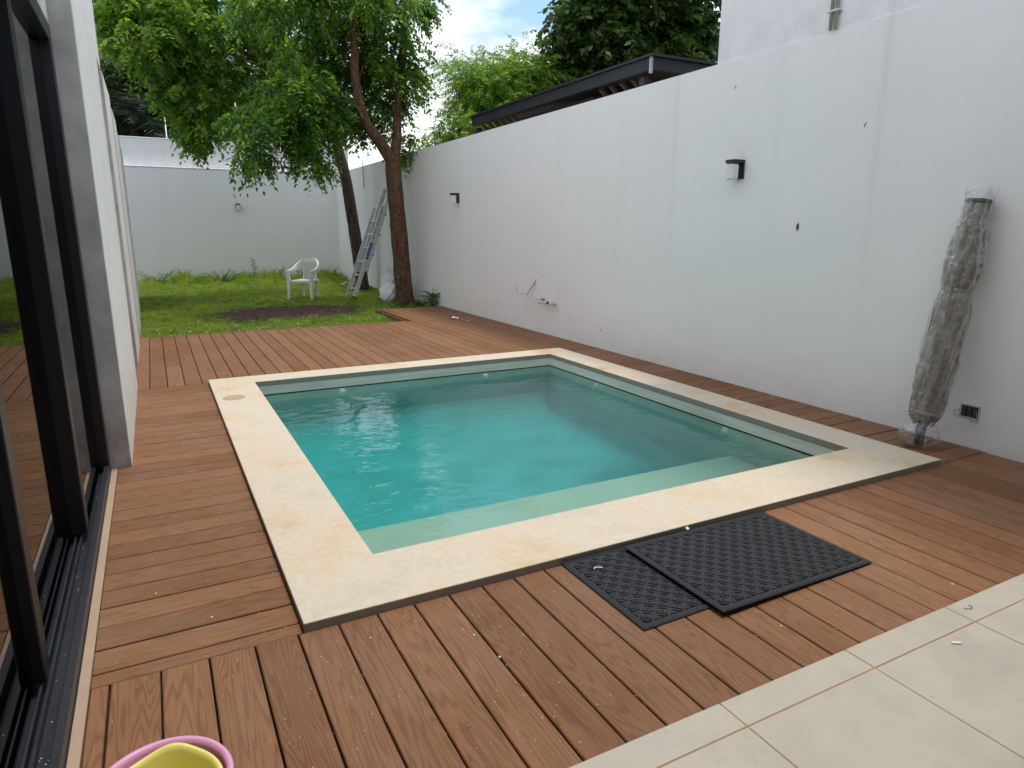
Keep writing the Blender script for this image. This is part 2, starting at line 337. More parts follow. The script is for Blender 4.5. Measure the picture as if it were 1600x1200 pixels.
def water_mat():
    m, n, l, b = mat('pool_water'); n.remove(b)
    ge = n.new('ShaderNodeNewGeometry')
    mp = n.new('ShaderNodeMapping'); mp.inputs['Rotation'].default_value = (0, 0, math.radians(22)); mp.inputs['Scale'].default_value = (.62, 1.0, 1)
    l.new(ge.outputs['Position'], mp.inputs[0])
    a = n.new('ShaderNodeTexNoise'); a.inputs['Scale'].default_value = 13; a.inputs['Detail'].default_value = 2.2; a.inputs['Roughness'].default_value = .45; l.new(mp.outputs[0], a.inputs[0])
    c = n.new('ShaderNodeTexNoise'); c.inputs['Scale'].default_value = 3.0; c.inputs['Detail'].default_value = 1.5; l.new(mp.outputs[0], c.inputs[0])
    # wind patches: ripples come and go
    pz = n.new('ShaderNodeTexNoise'); pz.inputs['Scale'].default_value = .9; pz.inputs['Detail'].default_value = 2; l.new(ge.outputs['Position'], pz.inputs[0])
    pr = ramp(n, [(.38, .35), (.62, 1.)]); l.new(pz.outputs[0], pr.inputs[0])
    s1 = n.new('ShaderNodeMath'); s1.operation = 'MULTIPLY'; l.new(a.outputs[0], s1.inputs[0]); l.new(pr.outputs[0], s1.inputs[1])
    s2 = n.new('ShaderNodeMath'); s2.operation = 'MULTIPLY_ADD'; s2.inputs[1].default_value = 1.3; l.new(c.outputs[0], s2.inputs[0]); l.new(s1.outputs[0], s2.inputs[2])
    bu = n.new('ShaderNodeBump'); bu.inputs['Strength'].default_value = .6; bu.inputs['Distance'].default_value = .014; l.new(s2.outputs[0], bu.inputs['Height'])
    fr = n.new('ShaderNodeFresnel'); fr.inputs[0].default_value = 1.42; l.new(bu.outputs[0], fr.inputs['Normal'])
    tp = n.new('ShaderNodeBsdfTransparent'); tp.inputs[0].default_value = (.97, .99, .99, 1)
    gl = n.new('ShaderNodeBsdfGlossy'); gl.inputs['Roughness'].default_value = .02; l.new(bu.outputs[0], gl.inputs['Normal'])
    ms = n.new('ShaderNodeMixShader')
    l.new(fr.outputs[0], ms.inputs[0]); l.new(tp.outputs[0], ms.inputs[1]); l.new(gl.outputs[0], ms.inputs[2]); l.new(ms.outputs[0], n['Material Output'].inputs[0])
    va = n.new('ShaderNodeVolumeAbsorption'); va.inputs['Color'].default_value = (.0, .765, .805, 1); va.inputs['Density'].default_value = 1.15
    l.new(va.outputs[0], n['Material Output'].inputs['Volume'])
    return m

MP = plank_mat(); MSTONE = stone_mat()
MWALL = wall_mat('white_stucco', (.85, .85, .84), dirt=.16, streak=.12, seams=((3.20, .035, .16), (3.30, .30, .06), (1.04, .05, .20), (1.0, .3, .07), (1.95, .12, .08)))
MWALL2 = wall_mat('white_stucco_upper', (.84, .84, .85), dirt=.4, streak=.14, basez=2.8)
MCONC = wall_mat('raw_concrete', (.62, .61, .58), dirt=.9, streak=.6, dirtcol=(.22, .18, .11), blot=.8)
MCONCL = wall_mat('lit_concrete', (.82, .80, .75), dirt=.4, streak=.5, blot=.2)  # lighter copy of the concrete: the fins' sunlit sides put into the colour
MBLACK = simple('black_aluminium', (.012, .013, .017), rough=.38, spec=.5, bump=.02)
MTRACK = simple('dark_navy_track', (.022, .025, .033), rough=.42, var=.2, scale=20, bump=.1)
MDARK = simple('dark_substructure', (.010, .008, .007), rough=.9)
MGLASS = glass_mat('door_glass', (.45, .48, .48), 2.1)
MSHADE = simple('frosted_glass', (.72, .73, .74), rough=.3)
MMETAL = simple('aluminium', (.60, .61, .62), rough=.42, metal=.45, var=.12, scale=12, bump=.05)
MCHROME = simple('chrome', (.6, .6, .62), rough=.18, metal=1)
MWHITEP = simple('white_plastic', (.80, .79, .76), rough=.42, var=.02)
MRUB = simple('black_rubber', (.012, .013, .017), rough=.72, var=.25, scale=30, bump=.4, bscale=300)
MRUBL = simple('worn_rubber', (.036, .039, .047), rough=.8, var=.25, scale=30, bump=.4, bscale=300)

# ------------------------------------------------------------------ the setting
XW = 4.332
W, LP = 3.818, 4.452                       # coping outer size
IX0, IX1, IY0, IY1 = .371, 3.509, .404, 4.157
CT = .036                                  # coping top above the deck

def ring(mb, ox0, ox1, oy0, oy1, ix0, ix1, iy0, iy1, z0, z1):
    v = []
    for z in (z0, z1):
        v += [(ox0, oy0, z), (ox1, oy0, z), (ox1, oy1, z), (ox0, oy1, z), (ix0, iy0, z), (ix1, iy0, z), (ix1, iy1, z), (ix0, iy1, z)]
    f = []
    for k in range(4):
        j = (k + 1) % 4
        f += [(8 + k, 8 + j, 12 + j, 12 + k), (k, 4 + k, 4 + j, j), (k, j, 8 + j, 8 + k), (4 + k, 12 + k, 12 + j, 4 + j)]
    return mb.add(v, f)

# ground sheet with a hole for the pool basin
g = MB(); v = [(-300, -300, -.30), (300, -300, -.30), (300, 300, -.30), (-300, 300, -.30), (IX0 - .12, IY0 - .12, -.30), (IX1 + .12, IY0 - .12, -.30), (IX1 + .12, IY1 + .12, -.30), (IX0 - .12, IY1 + .12, -.30)]
g.add(v, [(k, (k + 1) % 4, 4 + (k + 1) % 4, 4 + k) for k in range(4)])
g.build('ground', simple('soil', (.10, .075, .05), rough=.95, var=.3, scale=1.5), kind='structure')

# pool ---------------------------------------------------------------
pool = empty('swimming_pool', (0, 0, 0), label='small rectangular plunge pool with cream stone coping sunk in the deck', cat='pool')
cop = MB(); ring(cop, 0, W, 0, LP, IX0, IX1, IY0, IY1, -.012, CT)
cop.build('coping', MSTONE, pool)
bv = cop.v
m = pool.children[0]
bev = m.modifiers.new('edge', 'BEVEL'); bev.width = .004; bev.segments = 2
# basin : plastered walls, floor and the wide entry step
mpl, n_, l_, b_ = mat('basin_plaster')
ge = n_.new('ShaderNodeNewGeometry'); no = n_.new('ShaderNodeTexNoise'); no.inputs['Scale'].default_value = 1.6; no.inputs['Detail'].default_value = 8; no.inputs['Roughness'].default_value = .6
l_.new(ge.outputs['Position'], no.inputs[0])
rr = ramp(n_, [(.3, (.50, .52, .45)), (.7, (.64, .65, .57))]); l_.new(no.outputs[0], rr.inputs[0])
mp_ = n_.new('ShaderNodeMapping'); mp_.inputs['Scale'].default_value = (1.2, 1.2, 30); l_.new(ge.outputs['Position'], mp_.inputs[0])
n2_ = n_.new('ShaderNodeTexNoise'); n2_.inputs['Scale'].default_value = 1.5; n2_.inputs['Detail'].default_value = 6; l_.new(mp_.outputs[0], n2_.inputs[0])
mx_ = n_.new('ShaderNodeMix'); mx_.data_type = 'RGBA'; mx_.blend_type = 'OVERLAY'; mx_.inputs[0].default_value = .3; l_.new(rr.outputs[0], mx_.inputs[6]); l_.new(n2_.outputs[0], mx_.inputs[7])
l_.new(mx_.outputs[2], b_.inputs['Base Color']); b_.inputs['Roughness'].default_value = .7
WZ, FZ = -.098, -.92
for (x0, x1, y0, y1) in ((IX0 - .12, IX0, IY0, IY1), (IX1, IX1 + .12, IY0, IY1), (IX0 - .12, IX1 + .12, IY1, IY1 + .12), (IX0 - .12, IX1 + .12, IY0 - .12, IY0)):
    MB().box(x0, x1, y0, y1, FZ - .1, -.013).build('basin_wall', mpl, pool)
v = []; f = []; nx, ny = 40, 44
for j in range(ny + 1):
    for i in range(nx + 1):
        x = IX0 + (IX1 - IX0) * (.5 - .5 * math.cos(PI * i / nx)); y = IY0 + (IY1 - IY0) * (.5 - .5 * math.cos(PI * j / ny))
        d = min(x - IX0, IX1 - x, IY1 - y); c_ = .22 * max(0, 1 - d / .30) ** 2.2
        v.append((x, y, -.80 + .20 * (y - IY0) / (IY1 - IY0) + c_))
for j in range(ny):
    for i in range(nx): a = j * (nx + 1) + i; f.append((a, a + 1, a + nx + 2, a + nx + 1))
MB().add(v, f).build('basin_floor', mpl, pool, smooth=True)
MB().box(IX0 + .001, IX1 - .001, IY0 + .001, 1.40, FZ + .001, -.315, b=.012).build('entry_step', simple('step_plaster', (.60, .51, .39), rough=.7, scale=4), pool)
# dark waterline joint
wl = MB()
wl.box(IX0 + .002, IX1 - .002, IY1 - .004, IY1 + .002, WZ - .004, WZ + .005); wl.box(IX1 - .004, IX1 + .002, IY0 + .002, IY1 - .002, WZ - .004, WZ + .005)
wl.build('waterline_joint', MDARK, pool)
for (x, y, ax) in ((1.16, IY1, 1), (2.70, IY1, 1), (IX1, 3.24, 0), (IX1, 1.47, 0)):
    f = MB()
    R = Matrix.Translation((x, y, WZ - .045)) @ (Matrix.Rotation(PI / 2, 4, 'X') if ax else Matrix.Rotation(-PI / 2, 4, 'Y'))
    q = MB(); q.lathe([(.0, .022), (.010, .022), (.012, .014), (.028, .012), (.036, .006), (.037, -.004)], 20)
    f.add([R @ Vector(p) for p in q.v], q.f)
    f.build('return_fitting', MWHITEP, pool, smooth=True)
sk = MB(); sk.lathe([(0, .0025), (.078, .0025), (.082, .0035), (.086, .0035), (.088, 0.0)], 36, (.137, 3.62, CT))
sk.build('skimmer_lid', simple('lid_stone', (.40, .345, .215), rough=.6, scale=40, var=.15), pool)
wt = MB().box(IX0 - .01, IX1 + .01, IY0 - .01, IY1 + .01, FZ - .02, WZ)
wo = wt.build('water', water_mat(), kind='structure')

# deck ---------------------------------------------------------------
deck = empty('deck', (0, 0, 0), kind='structure')
sub = MB()
ring(sub, -.69, XW, -.965, 9.40, IX0 - .12, IX1 + .12, IY0 - .12, IY1 + .12, -.10, -.028)
# (grass corner is cut back: everything beyond y = 7.7 left of x = 3.1 is lawn)
sub = MB()
def slab(x0, x1, y0, y1): sub.box(x0, x1, y0, y1, -.11, -.026)
slab(-.69, XW, -.965, IY0 - .12); slab(-.69, IX0 - .12, IY0 - .12, IY1 + .12); slab(IX1 + .12, XW, IY0 - .12, IY1 + .12)
slab(-.69, XW, IY1 + .12, 7.60); slab(3.12, XW, 7.60, 9.38)
sub.build('deck_substructure', MDARK, deck)
PT = .1447; GAP = .0068; TH = .024
pm = {}
def plank(cx, cy, length, width, rz, rnd=True):
    key = (round(length, 3), round(width, 4))
    if key not in pm:
        hl, hw, c = length / 2, width / 2, .0035
        prof = [(-hw, -TH), (-hw, -c), (-hw + c, 0), (hw - c, 0), (hw, -c), (hw, -TH)]
        v = [(x, y, z) for x in (-hl, hl) for (y, z) in prof]
        f = [(i, (i + 1) % 6, 6 + (i + 1) % 6, 6 + i) for i in range(6)] + [tuple(range(6))[::-1], tuple(range(6, 12))]
        me = bpy.data.meshes.new('plank'); me.from_pydata(v, [], f); me.materials.append(MP); pm[key] = me
    o = bpy.data.objects.new('plank', pm[key]); C.objects.link(o); o.parent = deck
    o.location = (cx + 0, cy, (random.random() - .5) * .0012); o.rotation_euler = ((random.random() - .5) * .004, 0, rz + (PI if random.random() < .5 else 0))
    return o
def run_y(x_off, y0, y1, xmin, xmax, cuts=None):
    """planks whose length runs along Y"""
    k0 = math.floor((xmin - x_off) / PT); k1 = math.ceil((xmax - x_off) / PT)
    for k in range(k0, k1):
        a = max(x_off + k * PT + GAP / 2 + random.uniform(-.0008, .0008), xmin); b = min(x_off + (k + 1) * PT - GAP / 2, xmax)
        if b - a < .012: continue
        yb = y1((a + b) / 2) if callable(y1) else y1
        ys = [y0, yb]
        if cuts:
            c = cuts(k)
            if c and y0 + .3 < c < yb - .3: ys = [y0, c, yb]
        for i in range(len(ys) - 1):
            p, q = ys[i] + (.001 if i else 0), ys[i + 1] - (.001 if i < len(ys) - 2 else 0)
            plank((a + b) / 2, (p + q) / 2, q - p, b - a, PI / 2)
def run_x(y_off, x0, x1, ymin, ymax):
    k0 = math.floor((ymin - y_off) / PT); k1 = math.ceil((ymax - y_off) / PT)
    for k in range(k0, k1):
        a = max(y_off + k * PT + GAP / 2, ymin); b = min(y_off + (k + 1) * PT - GAP / 2 * random.choice((1, 1, .5, 2)), ymax)
        if b - a < .012: continue
        plank((x0 + x1) / 2, (a + b) / 2, x1 - x0, b - a, 0)
run_y(-.022, -.966, -.003, -.652, XW - .004)
run_x(.075, -.652, -.004, .003, LP + .002)
run_x(.02, W + .004, XW - .004, .003, LP + .002)
run_y(-.338, LP + .008, lambda x: 7.70 if x < 3.10 else 9.42, -.652, XW - .004, cuts=lambda k: [5.45, None, 6.1, None, None, 5.2, None, 6.6][k % 8] if k % 2 or k < 1 else None)
# fascia boards round the lawn corner
def fascia(cx, cy, length, rz):
    o = plank(cx, cy, length, PT - GAP, rz); o.name = 'fascia_board'; o.rotation_euler = (PI / 2, 0, rz); o.location.z = -.068; return o
fascia(1.22, 7.725, 3.74, 0); fascia(3.075, 8.56, 1.66, PI / 2)
# smooth strip against the door track
MB().box(-.688, -.656, -.966, 2.236, -.11, .002, b=.002).build('threshold_strip', simple('threshold_concrete', (.42, .30, .21), rough=.6), deck)

# terrace --------------------------------------------------------------
ter = empty('terrace_floor', (0, 0, 0), kind='structure')
mt, n_, l_, b_ = mat('beige_tile')
ge = n_.new('ShaderNodeNewGeometry'); no = n_.new('ShaderNodeTexNoise'); no.inputs['Scale'].default_value = 2.1; no.inputs['Detail'].default_value = 8; no.inputs['Roughness'].default_value = .65; l_.new(ge.outputs['Position'], no.inputs[0])
rr = ramp(n_, [(.3, (.37, .35, .295)), (.5, (.475, .435, .36)), (.7, (.42, .375, .30))]); l_.new(no.outputs[0], rr.inputs[0])
sp = n_.new('ShaderNodeTexNoise'); sp.inputs['Scale'].default_value = 45; sp.inputs['Detail'].default_value = 4; l_.new(ge.outputs['Position'], sp.inputs[0])
spr = ramp(n_, [(.64, 0.), (.78, .55)]); l_.new(sp.outputs[0], spr.inputs[0])
mx_ = n_.new('ShaderNodeMix'); mx_.data_type = 'RGBA'; mx_.inputs[7].default_value = (.31, .27, .22, 1); l_.new(spr.outputs[0], mx_.inputs[0]); l_.new(rr.outputs[0], mx_.inputs[6])
l_.new(mx_.outputs[2], b_.inputs['Base Color']); b_.inputs['Roughness'].default_value = .48
MB().box(-.69, XW, -6.0, -.975, -.08, .0075).build('grout', simple('tan_grout', (.46, .28, .12), rough=.9, var=.2, scale=30), ter)
tc_ = {}
def tile(x0, x1, y0, y1):
    key = (round(x1 - x0, 3), round(y1 - y0, 3))
    if key not in tc_:
        q = MB().box(-key[0] / 2, key[0] / 2, -key[1] / 2, key[1] / 2, -.01, .0, b=.0015)
        me = bpy.data.meshes.new('tile'); me.from_pydata(q.v, [], q.f); me.materials.append(mt); tc_[key] = me
    o = bpy.data.objects.new('tile', tc_[key]); C.objects.link(o); o.parent = ter
    o.location = ((x0 + x1) / 2, (y0 + y1) / 2, .0105 + random.uniform(-.0003, .0003)); return o
tj = [1.04 + .575 * k for k in range(-3, 6)]
rows = [(-1.078, -.968), (-1.657, -1.082), (-2.236, -1.661)] + [(-2.236 - .579 * (k + 1), -2.240 - .579 * k) for k in range(4)]
for r_, (y0, y1) in enumerate(rows):
    xs = [-.68] + [x for x in tj if -.6 < x < XW - .1] + [XW - .003]
    for a, b in zip(xs[:-1], xs[1:]): tile(a + (.002 if a > -.6 else 0), b - .002, y0 + .0007, y1 - .0007)

# lawn -----------------------------------------------------------------
def gz(x, y):                                 # lawn height
    t = min(1, max(0, (y - 7.8) / 9.0))
    return -.105 + .165 * t + .018 * math.sin(x * 1.7 + y) * math.sin(y * .9)
nx, ny = 40, 60
V = [(-.75 + 5.2 * i / nx, 7.66 + 9.5 * j / ny, 0) for j in range(ny + 1) for i in range(nx + 1)]
V = [(x, y, gz(x, y)) for x, y, _ in V]
F = [(j * (nx + 1) + i, j * (nx + 1) + i + 1, (j + 1) * (nx + 1) + i + 1, (j + 1) * (nx + 1) + i) for j in range(ny) for i in range(nx)]
ml, n_, l_, b_ = mat('lawn_soil')
ge = n_.new('ShaderNodeNewGeometry'); no = n_.new('ShaderNodeTexNoise'); no.inputs['Scale'].default_value = 3; no.inputs['Detail'].default_value = 9; l_.new(ge.outputs['Position'], no.inputs[0])
rr = ramp(n_, [(.35, (.035, .055, .012)), (.6, (.075, .10, .02)), (.8, (.12, .10, .045))]); l_.new(no.outputs[0], rr.inputs[0]); l_.new(rr.outputs[0], b_.inputs['Base Color']); b_.inputs['Roughness'].default_value = .95
MB().add(V, F).build('lawn', ml, kind='structure', smooth=True)

DC, DR = (1.85, 10.25), (1.28, .85)
def dirt_in(x, y):
    dx, dy = (x - DC[0]) / DR[0], (y - DC[1]) / DR[1]; a = np.arctan2(dy, dx)
    return np.sqrt(dx * dx + dy * dy) / (1 + .10 * np.sin(3 * a + 1) + .07 * np.sin(7 * a) + .05 * np.sin(11 * a + 2))
# bare earth patch
v = [(DC[0], DC[1], gz(*DC) + .03)]; f = []
for r_ in range(1, 9):
    for k in range(64):
        a = 2 * PI * k / 64; w_ = (1 + .10 * math.sin(3 * a + 1) + .07 * math.sin(7 * a) + .05 * math.sin(11 * a + 2)) * r_ / 8 * 1.02
        x, y = DC[0] + DR[0] * w_ * math.cos(a), DC[1] + DR[1] * w_ * math.sin(a)
        v.append((x, y, gz(x, y) + .004 + .03 * (1 - (r_ / 8) ** 2) + random.uniform(-.006, .008) * (r_ < 8)))
for k in range(64):
    f.append((0, 1 + k, 1 + (k + 1) % 64))
    for r_ in range(7): a, b = 1 + r_ * 64 + k, 1 + r_ * 64 + (k + 1) % 64; f.append((a, a + 64, b + 64, b))
MB().add(v, f).build('bare_earth', simple('dark_earth', (.11, .055, .038), rough=.95, var=.4, scale=14, bump=.8, bscale=40), kind='structure')

def scatter_quads(P, D, ln, wd, up=None):
    """tapered blades: P base points, D direction (n,3) with length folded in, wd widths -> tri mesh"""
    n = len(P); side = np.cross(D, rng.normal(size=(n, 3))); side /= np.linalg.norm(side, axis=1)[:, None] + 1e-9
    V = np.empty((n, 3, 3)); V[:, 0] = P - side * wd[:, None] / 2; V[:, 1] = P + side * wd[:, None] / 2; V[:, 2] = P + D
    F = np.arange(n * 3).reshape(n, 3)
    return V.reshape(-1, 3), F
def gzv(x, y):
    t = np.clip((y - 7.8) / 9.0, 0, 1); return -.105 + .165 * t + .018 * np.sin(x * 1.7 + y) * np.sin(y * .9)
n = 230000
x = rng.uniform(-.7, XW - .02, n); y = 7.74 + (rng.random(n) ** 1.25) * 9.2
ok = ~((x > 3.04) & (y < 9.46)) & (dirt_in(x, y) > rng.normal(1.0, .12, n))
x, y = x[ok], y[ok]; n = len(x)
clump = np.sin(x * 3.1 + 1.3 * np.sin(y * 1.7)) * np.sin(y * 2.3 + x) + rng.normal(0, .4, n)
edge = np.clip((y - 15.7) / 1.0, 0, 1) * (1 + .9 * np.sin(x * 2.7 + 1) * np.sin(x * 6.1))
h = (.022 + .040 * np.clip(clump, 0, 1.8) ** 1.4 + .20 * edge * rng.random(n) ** 1.5) * rng.uniform(.6, 1.4, n)
P = np.stack([x, y, gzv(x, y) - .004], 1)
D = np.stack([rng.normal(0, .7, n), rng.normal(0, .7, n), np.ones(n)], 1); D /= np.linalg.norm(D, axis=1)[:, None]; D *= h[:, None]
V, F = scatter_quads(P, D, None, rng.uniform(.006, .020, n) * (1 + edge))
MG = leaf_mat('grass_blade', (.07, .145, .018), (.23, .36, .04), (.36, .42, .09), trans=.3, nscale=4.5)
fastmesh('grass', V, F, MG, kind='stuff', label='patchy green lawn grass between the deck and the back wall', cat='grass')
# wood chips and litter in the bare earth and on the lawn
n = 2600
a = rng.uniform(0, 2 * PI, n); r_ = np.sqrt(rng.random(n)) * 1.05
x = DC[0] + DR[0] * r_ * np.cos(a); y = DC[1] + DR[1] * r_ * np.sin(a)
P = np.stack([x, y, gzv(x, y) + .008 + .032 * np.clip(1 - r_ ** 2, 0, 1)], 1)
D = np.stack([rng.normal(0, 1, n), rng.normal(0, 1, n), rng.normal(0, .2, n)], 1); D /= np.linalg.norm(D, axis=1)[:, None]; D *= rng.uniform(.02, .07, n)[:, None]
V, F = scatter_quads(P, D, None, rng.uniform(.006, .016, n))
fastmesh('bark_mulch', V, F, simple('chips', (.15, .10, .075), rough=.9, var=.45, scale=30), kind='stuff', label='dry bark chips scattered over the bare earth patch', cat='mulch')
n = 260
x = np.where(rng.random(n) < .6, rng.normal(.5, .45, n), rng.uniform(-.5, 3, n)); y = np.where(rng.random(n) < .7, rng.normal(8.6, .6, n), rng.uniform(7.8, 13, n)); y = np.clip(y, 7.8, 14)
x = np.clip(x, -.5, 3.0)
P = np.stack([x, y, gzv(x, y) + .035], 1); D = np.stack([rng.normal(0, 1, n), rng.normal(0, 1, n), rng.normal(0, .2, n)], 1); D /= np.linalg.norm(D, axis=1)[:, None]; D *= rng.uniform(.02, .06, n)[:, None]
V, F = scatter_quads(P, D, None, rng.uniform(.012, .03, n))
fastmesh('leaf_litter', V, F, simple('dry_litter', (.42, .37, .27), rough=.9, var=.3, scale=20), kind='stuff', label='pale dry leaves and plaster bits scattered over the lawn', cat='litter')

# ------------------------------------------------------------------ garden walls
gw = empty('garden_wall', (XW, 6.5, 0), label='long white stucco garden wall running along the right side of the pool', cat='wall')
def rel(mb, o):
    mb.v = [(p[0] - o.location.x, p[1] - o.location.y, p[2] - o.location.z) for p in mb.v]; return mb
rel(MB().box(XW, XW + .18, -6.0, 17.0, -.29, 2.85), gw).build('wall_panel', MWALL, gw)
bw = empty('back_wall', (2, 17.0, 0), label='lower white back wall closing the lawn under a bright ledge', cat='wall')
rel(MB().box(-2.0, XW, 17.0, 17.22, -.29, 2.835), bw).build('wall_panel', MWALL, bw)
rel(MB().box(-2.0, XW, 16.985, 17.219, 2.836, 2.865, b=.01), bw).build('ledge', simple('ledge_paint', (.82, .82, .82), rough=.6), bw)
uw = empty('neighbour_wall', (2, 17.22, 0), label='taller white neighbour wall set back above the ledge of the back wall', cat='wall')
rel(MB().box(-2.5, 4.75, 17.222, 17.42, -.29, 3.52), uw).build('wall_panel', MWALL2, uw)
rel(MB().box(-2.5, 4.77, 17.21, 17.44, 3.521, 3.55, b=.008), uw).build('wall_cap', MWALL2, uw)

# neighbouring building above the wall
nb = empty('neighbour_building', (XW + 3, -.5, 2.85), label='tall plain white building face rising above the garden wall at top right', cat='building')
rel(MB().box(XW + .012, XW + 7, -6.0, 2.70, 2.852, 5.6), nb).build('facade', MWALL2, nb)
dp = empty('drain_pipes', (XW, 1.5, 2.86), label='pair of thin beige pipes running up the white building face', cat='pipe')
for dy in (-.022, .022):
    MB().tube([(-.012, dy, .0), (-.012, dy, 2.7)], .013, 10).build('pipe', simple('beige_pvc', (.42, .39, .34), rough=.5), dp, smooth=True)
for z in (.12, .5): MB().box(-.03, .012, -.05, .05, z, z + .014).build('pipe_clamp', MMETAL, dp)

# the house on the left: concrete fins, wall behind, door head, roof over the terrace
hs = empty('house', (-.7, 5, 0), label='modern house side wall in raw concrete behind the fins and glass door', cat='building')
H1 = 2.87
rel(MB().box(-4.5, -.80, 2.26, 13.8, -.29, H1 - .04), hs).build('side_wall', MCONC, hs)
rel(MB().box(-4.5, -.69, -6, 2.236, 2.425, 3.3), hs).build('lintel', MCONC, hs)
rel(MB().box(-4.6, -.597, 3.45, 5.74, H1 + .002, 7.5), hs).build('upper_storey', wall_mat('bright_render', (.80, .80, .78), dirt=.2, streak=.2, basez=2.9), hs)
rel(MB().box(-4.6, XW - .002, -6, -1.55, 2.72, 2.95), hs).build('terrace_roof', MCONCL, hs)
rel(MB().box(-.69, XW - .002, -6.2, -6.0, -.29, 2.72), hs).build('terrace_back_wall', MWALL, hs)
# interior seen through the door glass
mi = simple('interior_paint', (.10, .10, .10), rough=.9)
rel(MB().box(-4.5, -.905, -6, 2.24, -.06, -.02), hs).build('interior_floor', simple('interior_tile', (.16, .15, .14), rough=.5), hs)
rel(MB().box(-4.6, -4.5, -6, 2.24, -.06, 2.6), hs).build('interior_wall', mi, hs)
fins = [(2.24, 4.62, -.580, 'first and nearest tall concrete fin of the house beside the glass door'),
        (5.75, 7.15, -.588, 'second concrete fin of the house, just behind the nearest one'),
        (8.1, 9.4, -.605, 'third concrete fin of the house, where the deck ends'),
        (10.4, 11.7, -.630, 'fourth concrete fin of the house beside the lawn'),
        (12.6, 13.8, -.655, 'farthest concrete fin of the house beside the lawn')]
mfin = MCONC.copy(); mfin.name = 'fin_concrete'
# sunlit side and shaded end: the difference is painted in as two concrete materials
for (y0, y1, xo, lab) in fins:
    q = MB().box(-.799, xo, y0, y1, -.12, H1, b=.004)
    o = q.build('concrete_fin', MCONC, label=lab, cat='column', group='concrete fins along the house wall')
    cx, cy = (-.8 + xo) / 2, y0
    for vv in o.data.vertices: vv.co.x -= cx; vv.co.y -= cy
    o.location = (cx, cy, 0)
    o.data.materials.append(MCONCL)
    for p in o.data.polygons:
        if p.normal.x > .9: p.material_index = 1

# sliding glass door -------------------------------------------------------
sdr = empty('sliding_door', (-.78, 1.2, 0), label='black aluminium sliding glass door with tall panes reflecting the deck', cat='door')
def dpart(mb, name, m_, **k): return rel(mb, sdr).build(name, m_, sdr, **k)
tk = MB().box(-.905, -.69, -3.2, 2.236, -.10, .012)
for (x0, x1, z1) in ((-.904, -.893, .05), (-.876, -.868, .042), (-.842, -.834, .046), (-.822, -.814, .044), (-.782, -.774, .046), (-.762, -.754, .044), (-.716, -.691, .052)):
    tk.box(x0, x1, -3.2, 2.236, .0121, z1, b=.0015)
dpart(tk, 'track', MTRACK)
dpart(MB().box(-.905, -.69, -3.2, 2.236, 2.34, 2.42, b=.003), 'head_rail', MBLACK)
dpart(MB().box(-.905, -.69, 2.150, 2.2385, .052, 2.34, b=.003), 'jamb', MBLACK)
pan = [(-.736, 1.25, 2.15), (-.793, .06, 1.18), (-.796, -1.15, .04)]
for px, y0, y1 in pan:
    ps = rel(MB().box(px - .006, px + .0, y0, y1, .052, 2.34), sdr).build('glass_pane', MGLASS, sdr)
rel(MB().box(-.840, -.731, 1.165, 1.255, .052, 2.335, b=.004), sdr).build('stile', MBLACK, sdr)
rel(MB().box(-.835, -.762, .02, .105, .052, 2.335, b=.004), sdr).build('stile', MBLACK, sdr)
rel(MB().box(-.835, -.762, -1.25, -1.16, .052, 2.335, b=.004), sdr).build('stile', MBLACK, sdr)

# ------------------------------------------------------------------ pergola beyond the wall
pg = empty('pergola', (5.3, 7.4, 0), label='black pergola with brown slats standing behind the garden wall', cat='pergola')
MPG = simple('charcoal_beam', (.020, .022, .027), rough=.55, var=.2, scale=6, bump=.2)
MSL = simple('brown_slat', (.13, .08, .06), rough=.7, var=.2, scale=20)
def pp(mb, name, m_=MPG): return rel(mb, pg).build(name, m_, pg)
pp(MB().box(5.3, 5.42, 4.96, 10.15, 3.305, 3.46, b=.006), 'front_beam')
pp(MB().box(5.3, 9.0, 4.84, 4.955, 3.305, 3.46, b=.006), 'side_beam')
pp(MB().box(5.27, 9.0, 4.80, 10.2, 3.461, 3.49), 'roof_edge')
pp(MB().box(5.305, 5.40, 4.98, 5.08, -.29, 3.249, b=.004), 'post')
pp(MB().box(5.305, 5.40, 9.9, 10.0, -.29, 3.249, b=.004), 'post')
pp(MB().box(8.8, 8.9, 4.98, 5.08, -.29, 3.249, b=.004), 'post'); pp(MB().box(8.8, 8.9, 9.9, 10.0, -.29, 3.249, b=.004), 'post')
pp(MB().box(5.45, 8.9, 6.3, 8.6, 3.05, 3.24, b=.004), 'ceiling_panel', simple('dark_ceiling', (.018, .014, .014), rough=.8))
for k in range(21):
    y = 5.14 + k * .24
    if 6.2 < y < 8.65: continue
    pp(MB().box(0, .045, y, y + .05, -.62, -.003, R=Matrix.Translation((5.43, 0, 3.30)) @ Matrix.Rotation(-.9, 4, 'Y')), 'slat', MSL)
for k in range(7): pp(MB().box(5.6 + k * .42, 5.65 + k * .42, 5.0, 5.05, 2.75, 3.245), 'slat', MSL)
fl = MB().add([(5.298, 4.838, 3.44), (5.298, 4.86, 3.30), (5.298, 4.90, 3.36), (5.298, 4.875, 3.455)], [(0, 1, 2, 3)])
pp(MB().box(5.292, 5.32, 4.834, 4.872, 3.27, 3.458), 'corner_flashing', simple('peeling_paint', (.45, .44, .43), rough=.8, var=.4, scale=40))
# faint cables behind the back wall
for (x, y, z, lab) in ((1.98, 17.7, 4.6, 'thin grey metal pole rising behind the middle of the back wall'), (.29, 17.7, 4.1, 'short thin grey metal pole behind the left end of the back wall')):
    o = MB().tube([(0, 0, -.3), (0, 0, z)], .018, 8).build('thin_pole', MMETAL, label=lab, cat='pole', smooth=True); o.location = (x, y, 0)

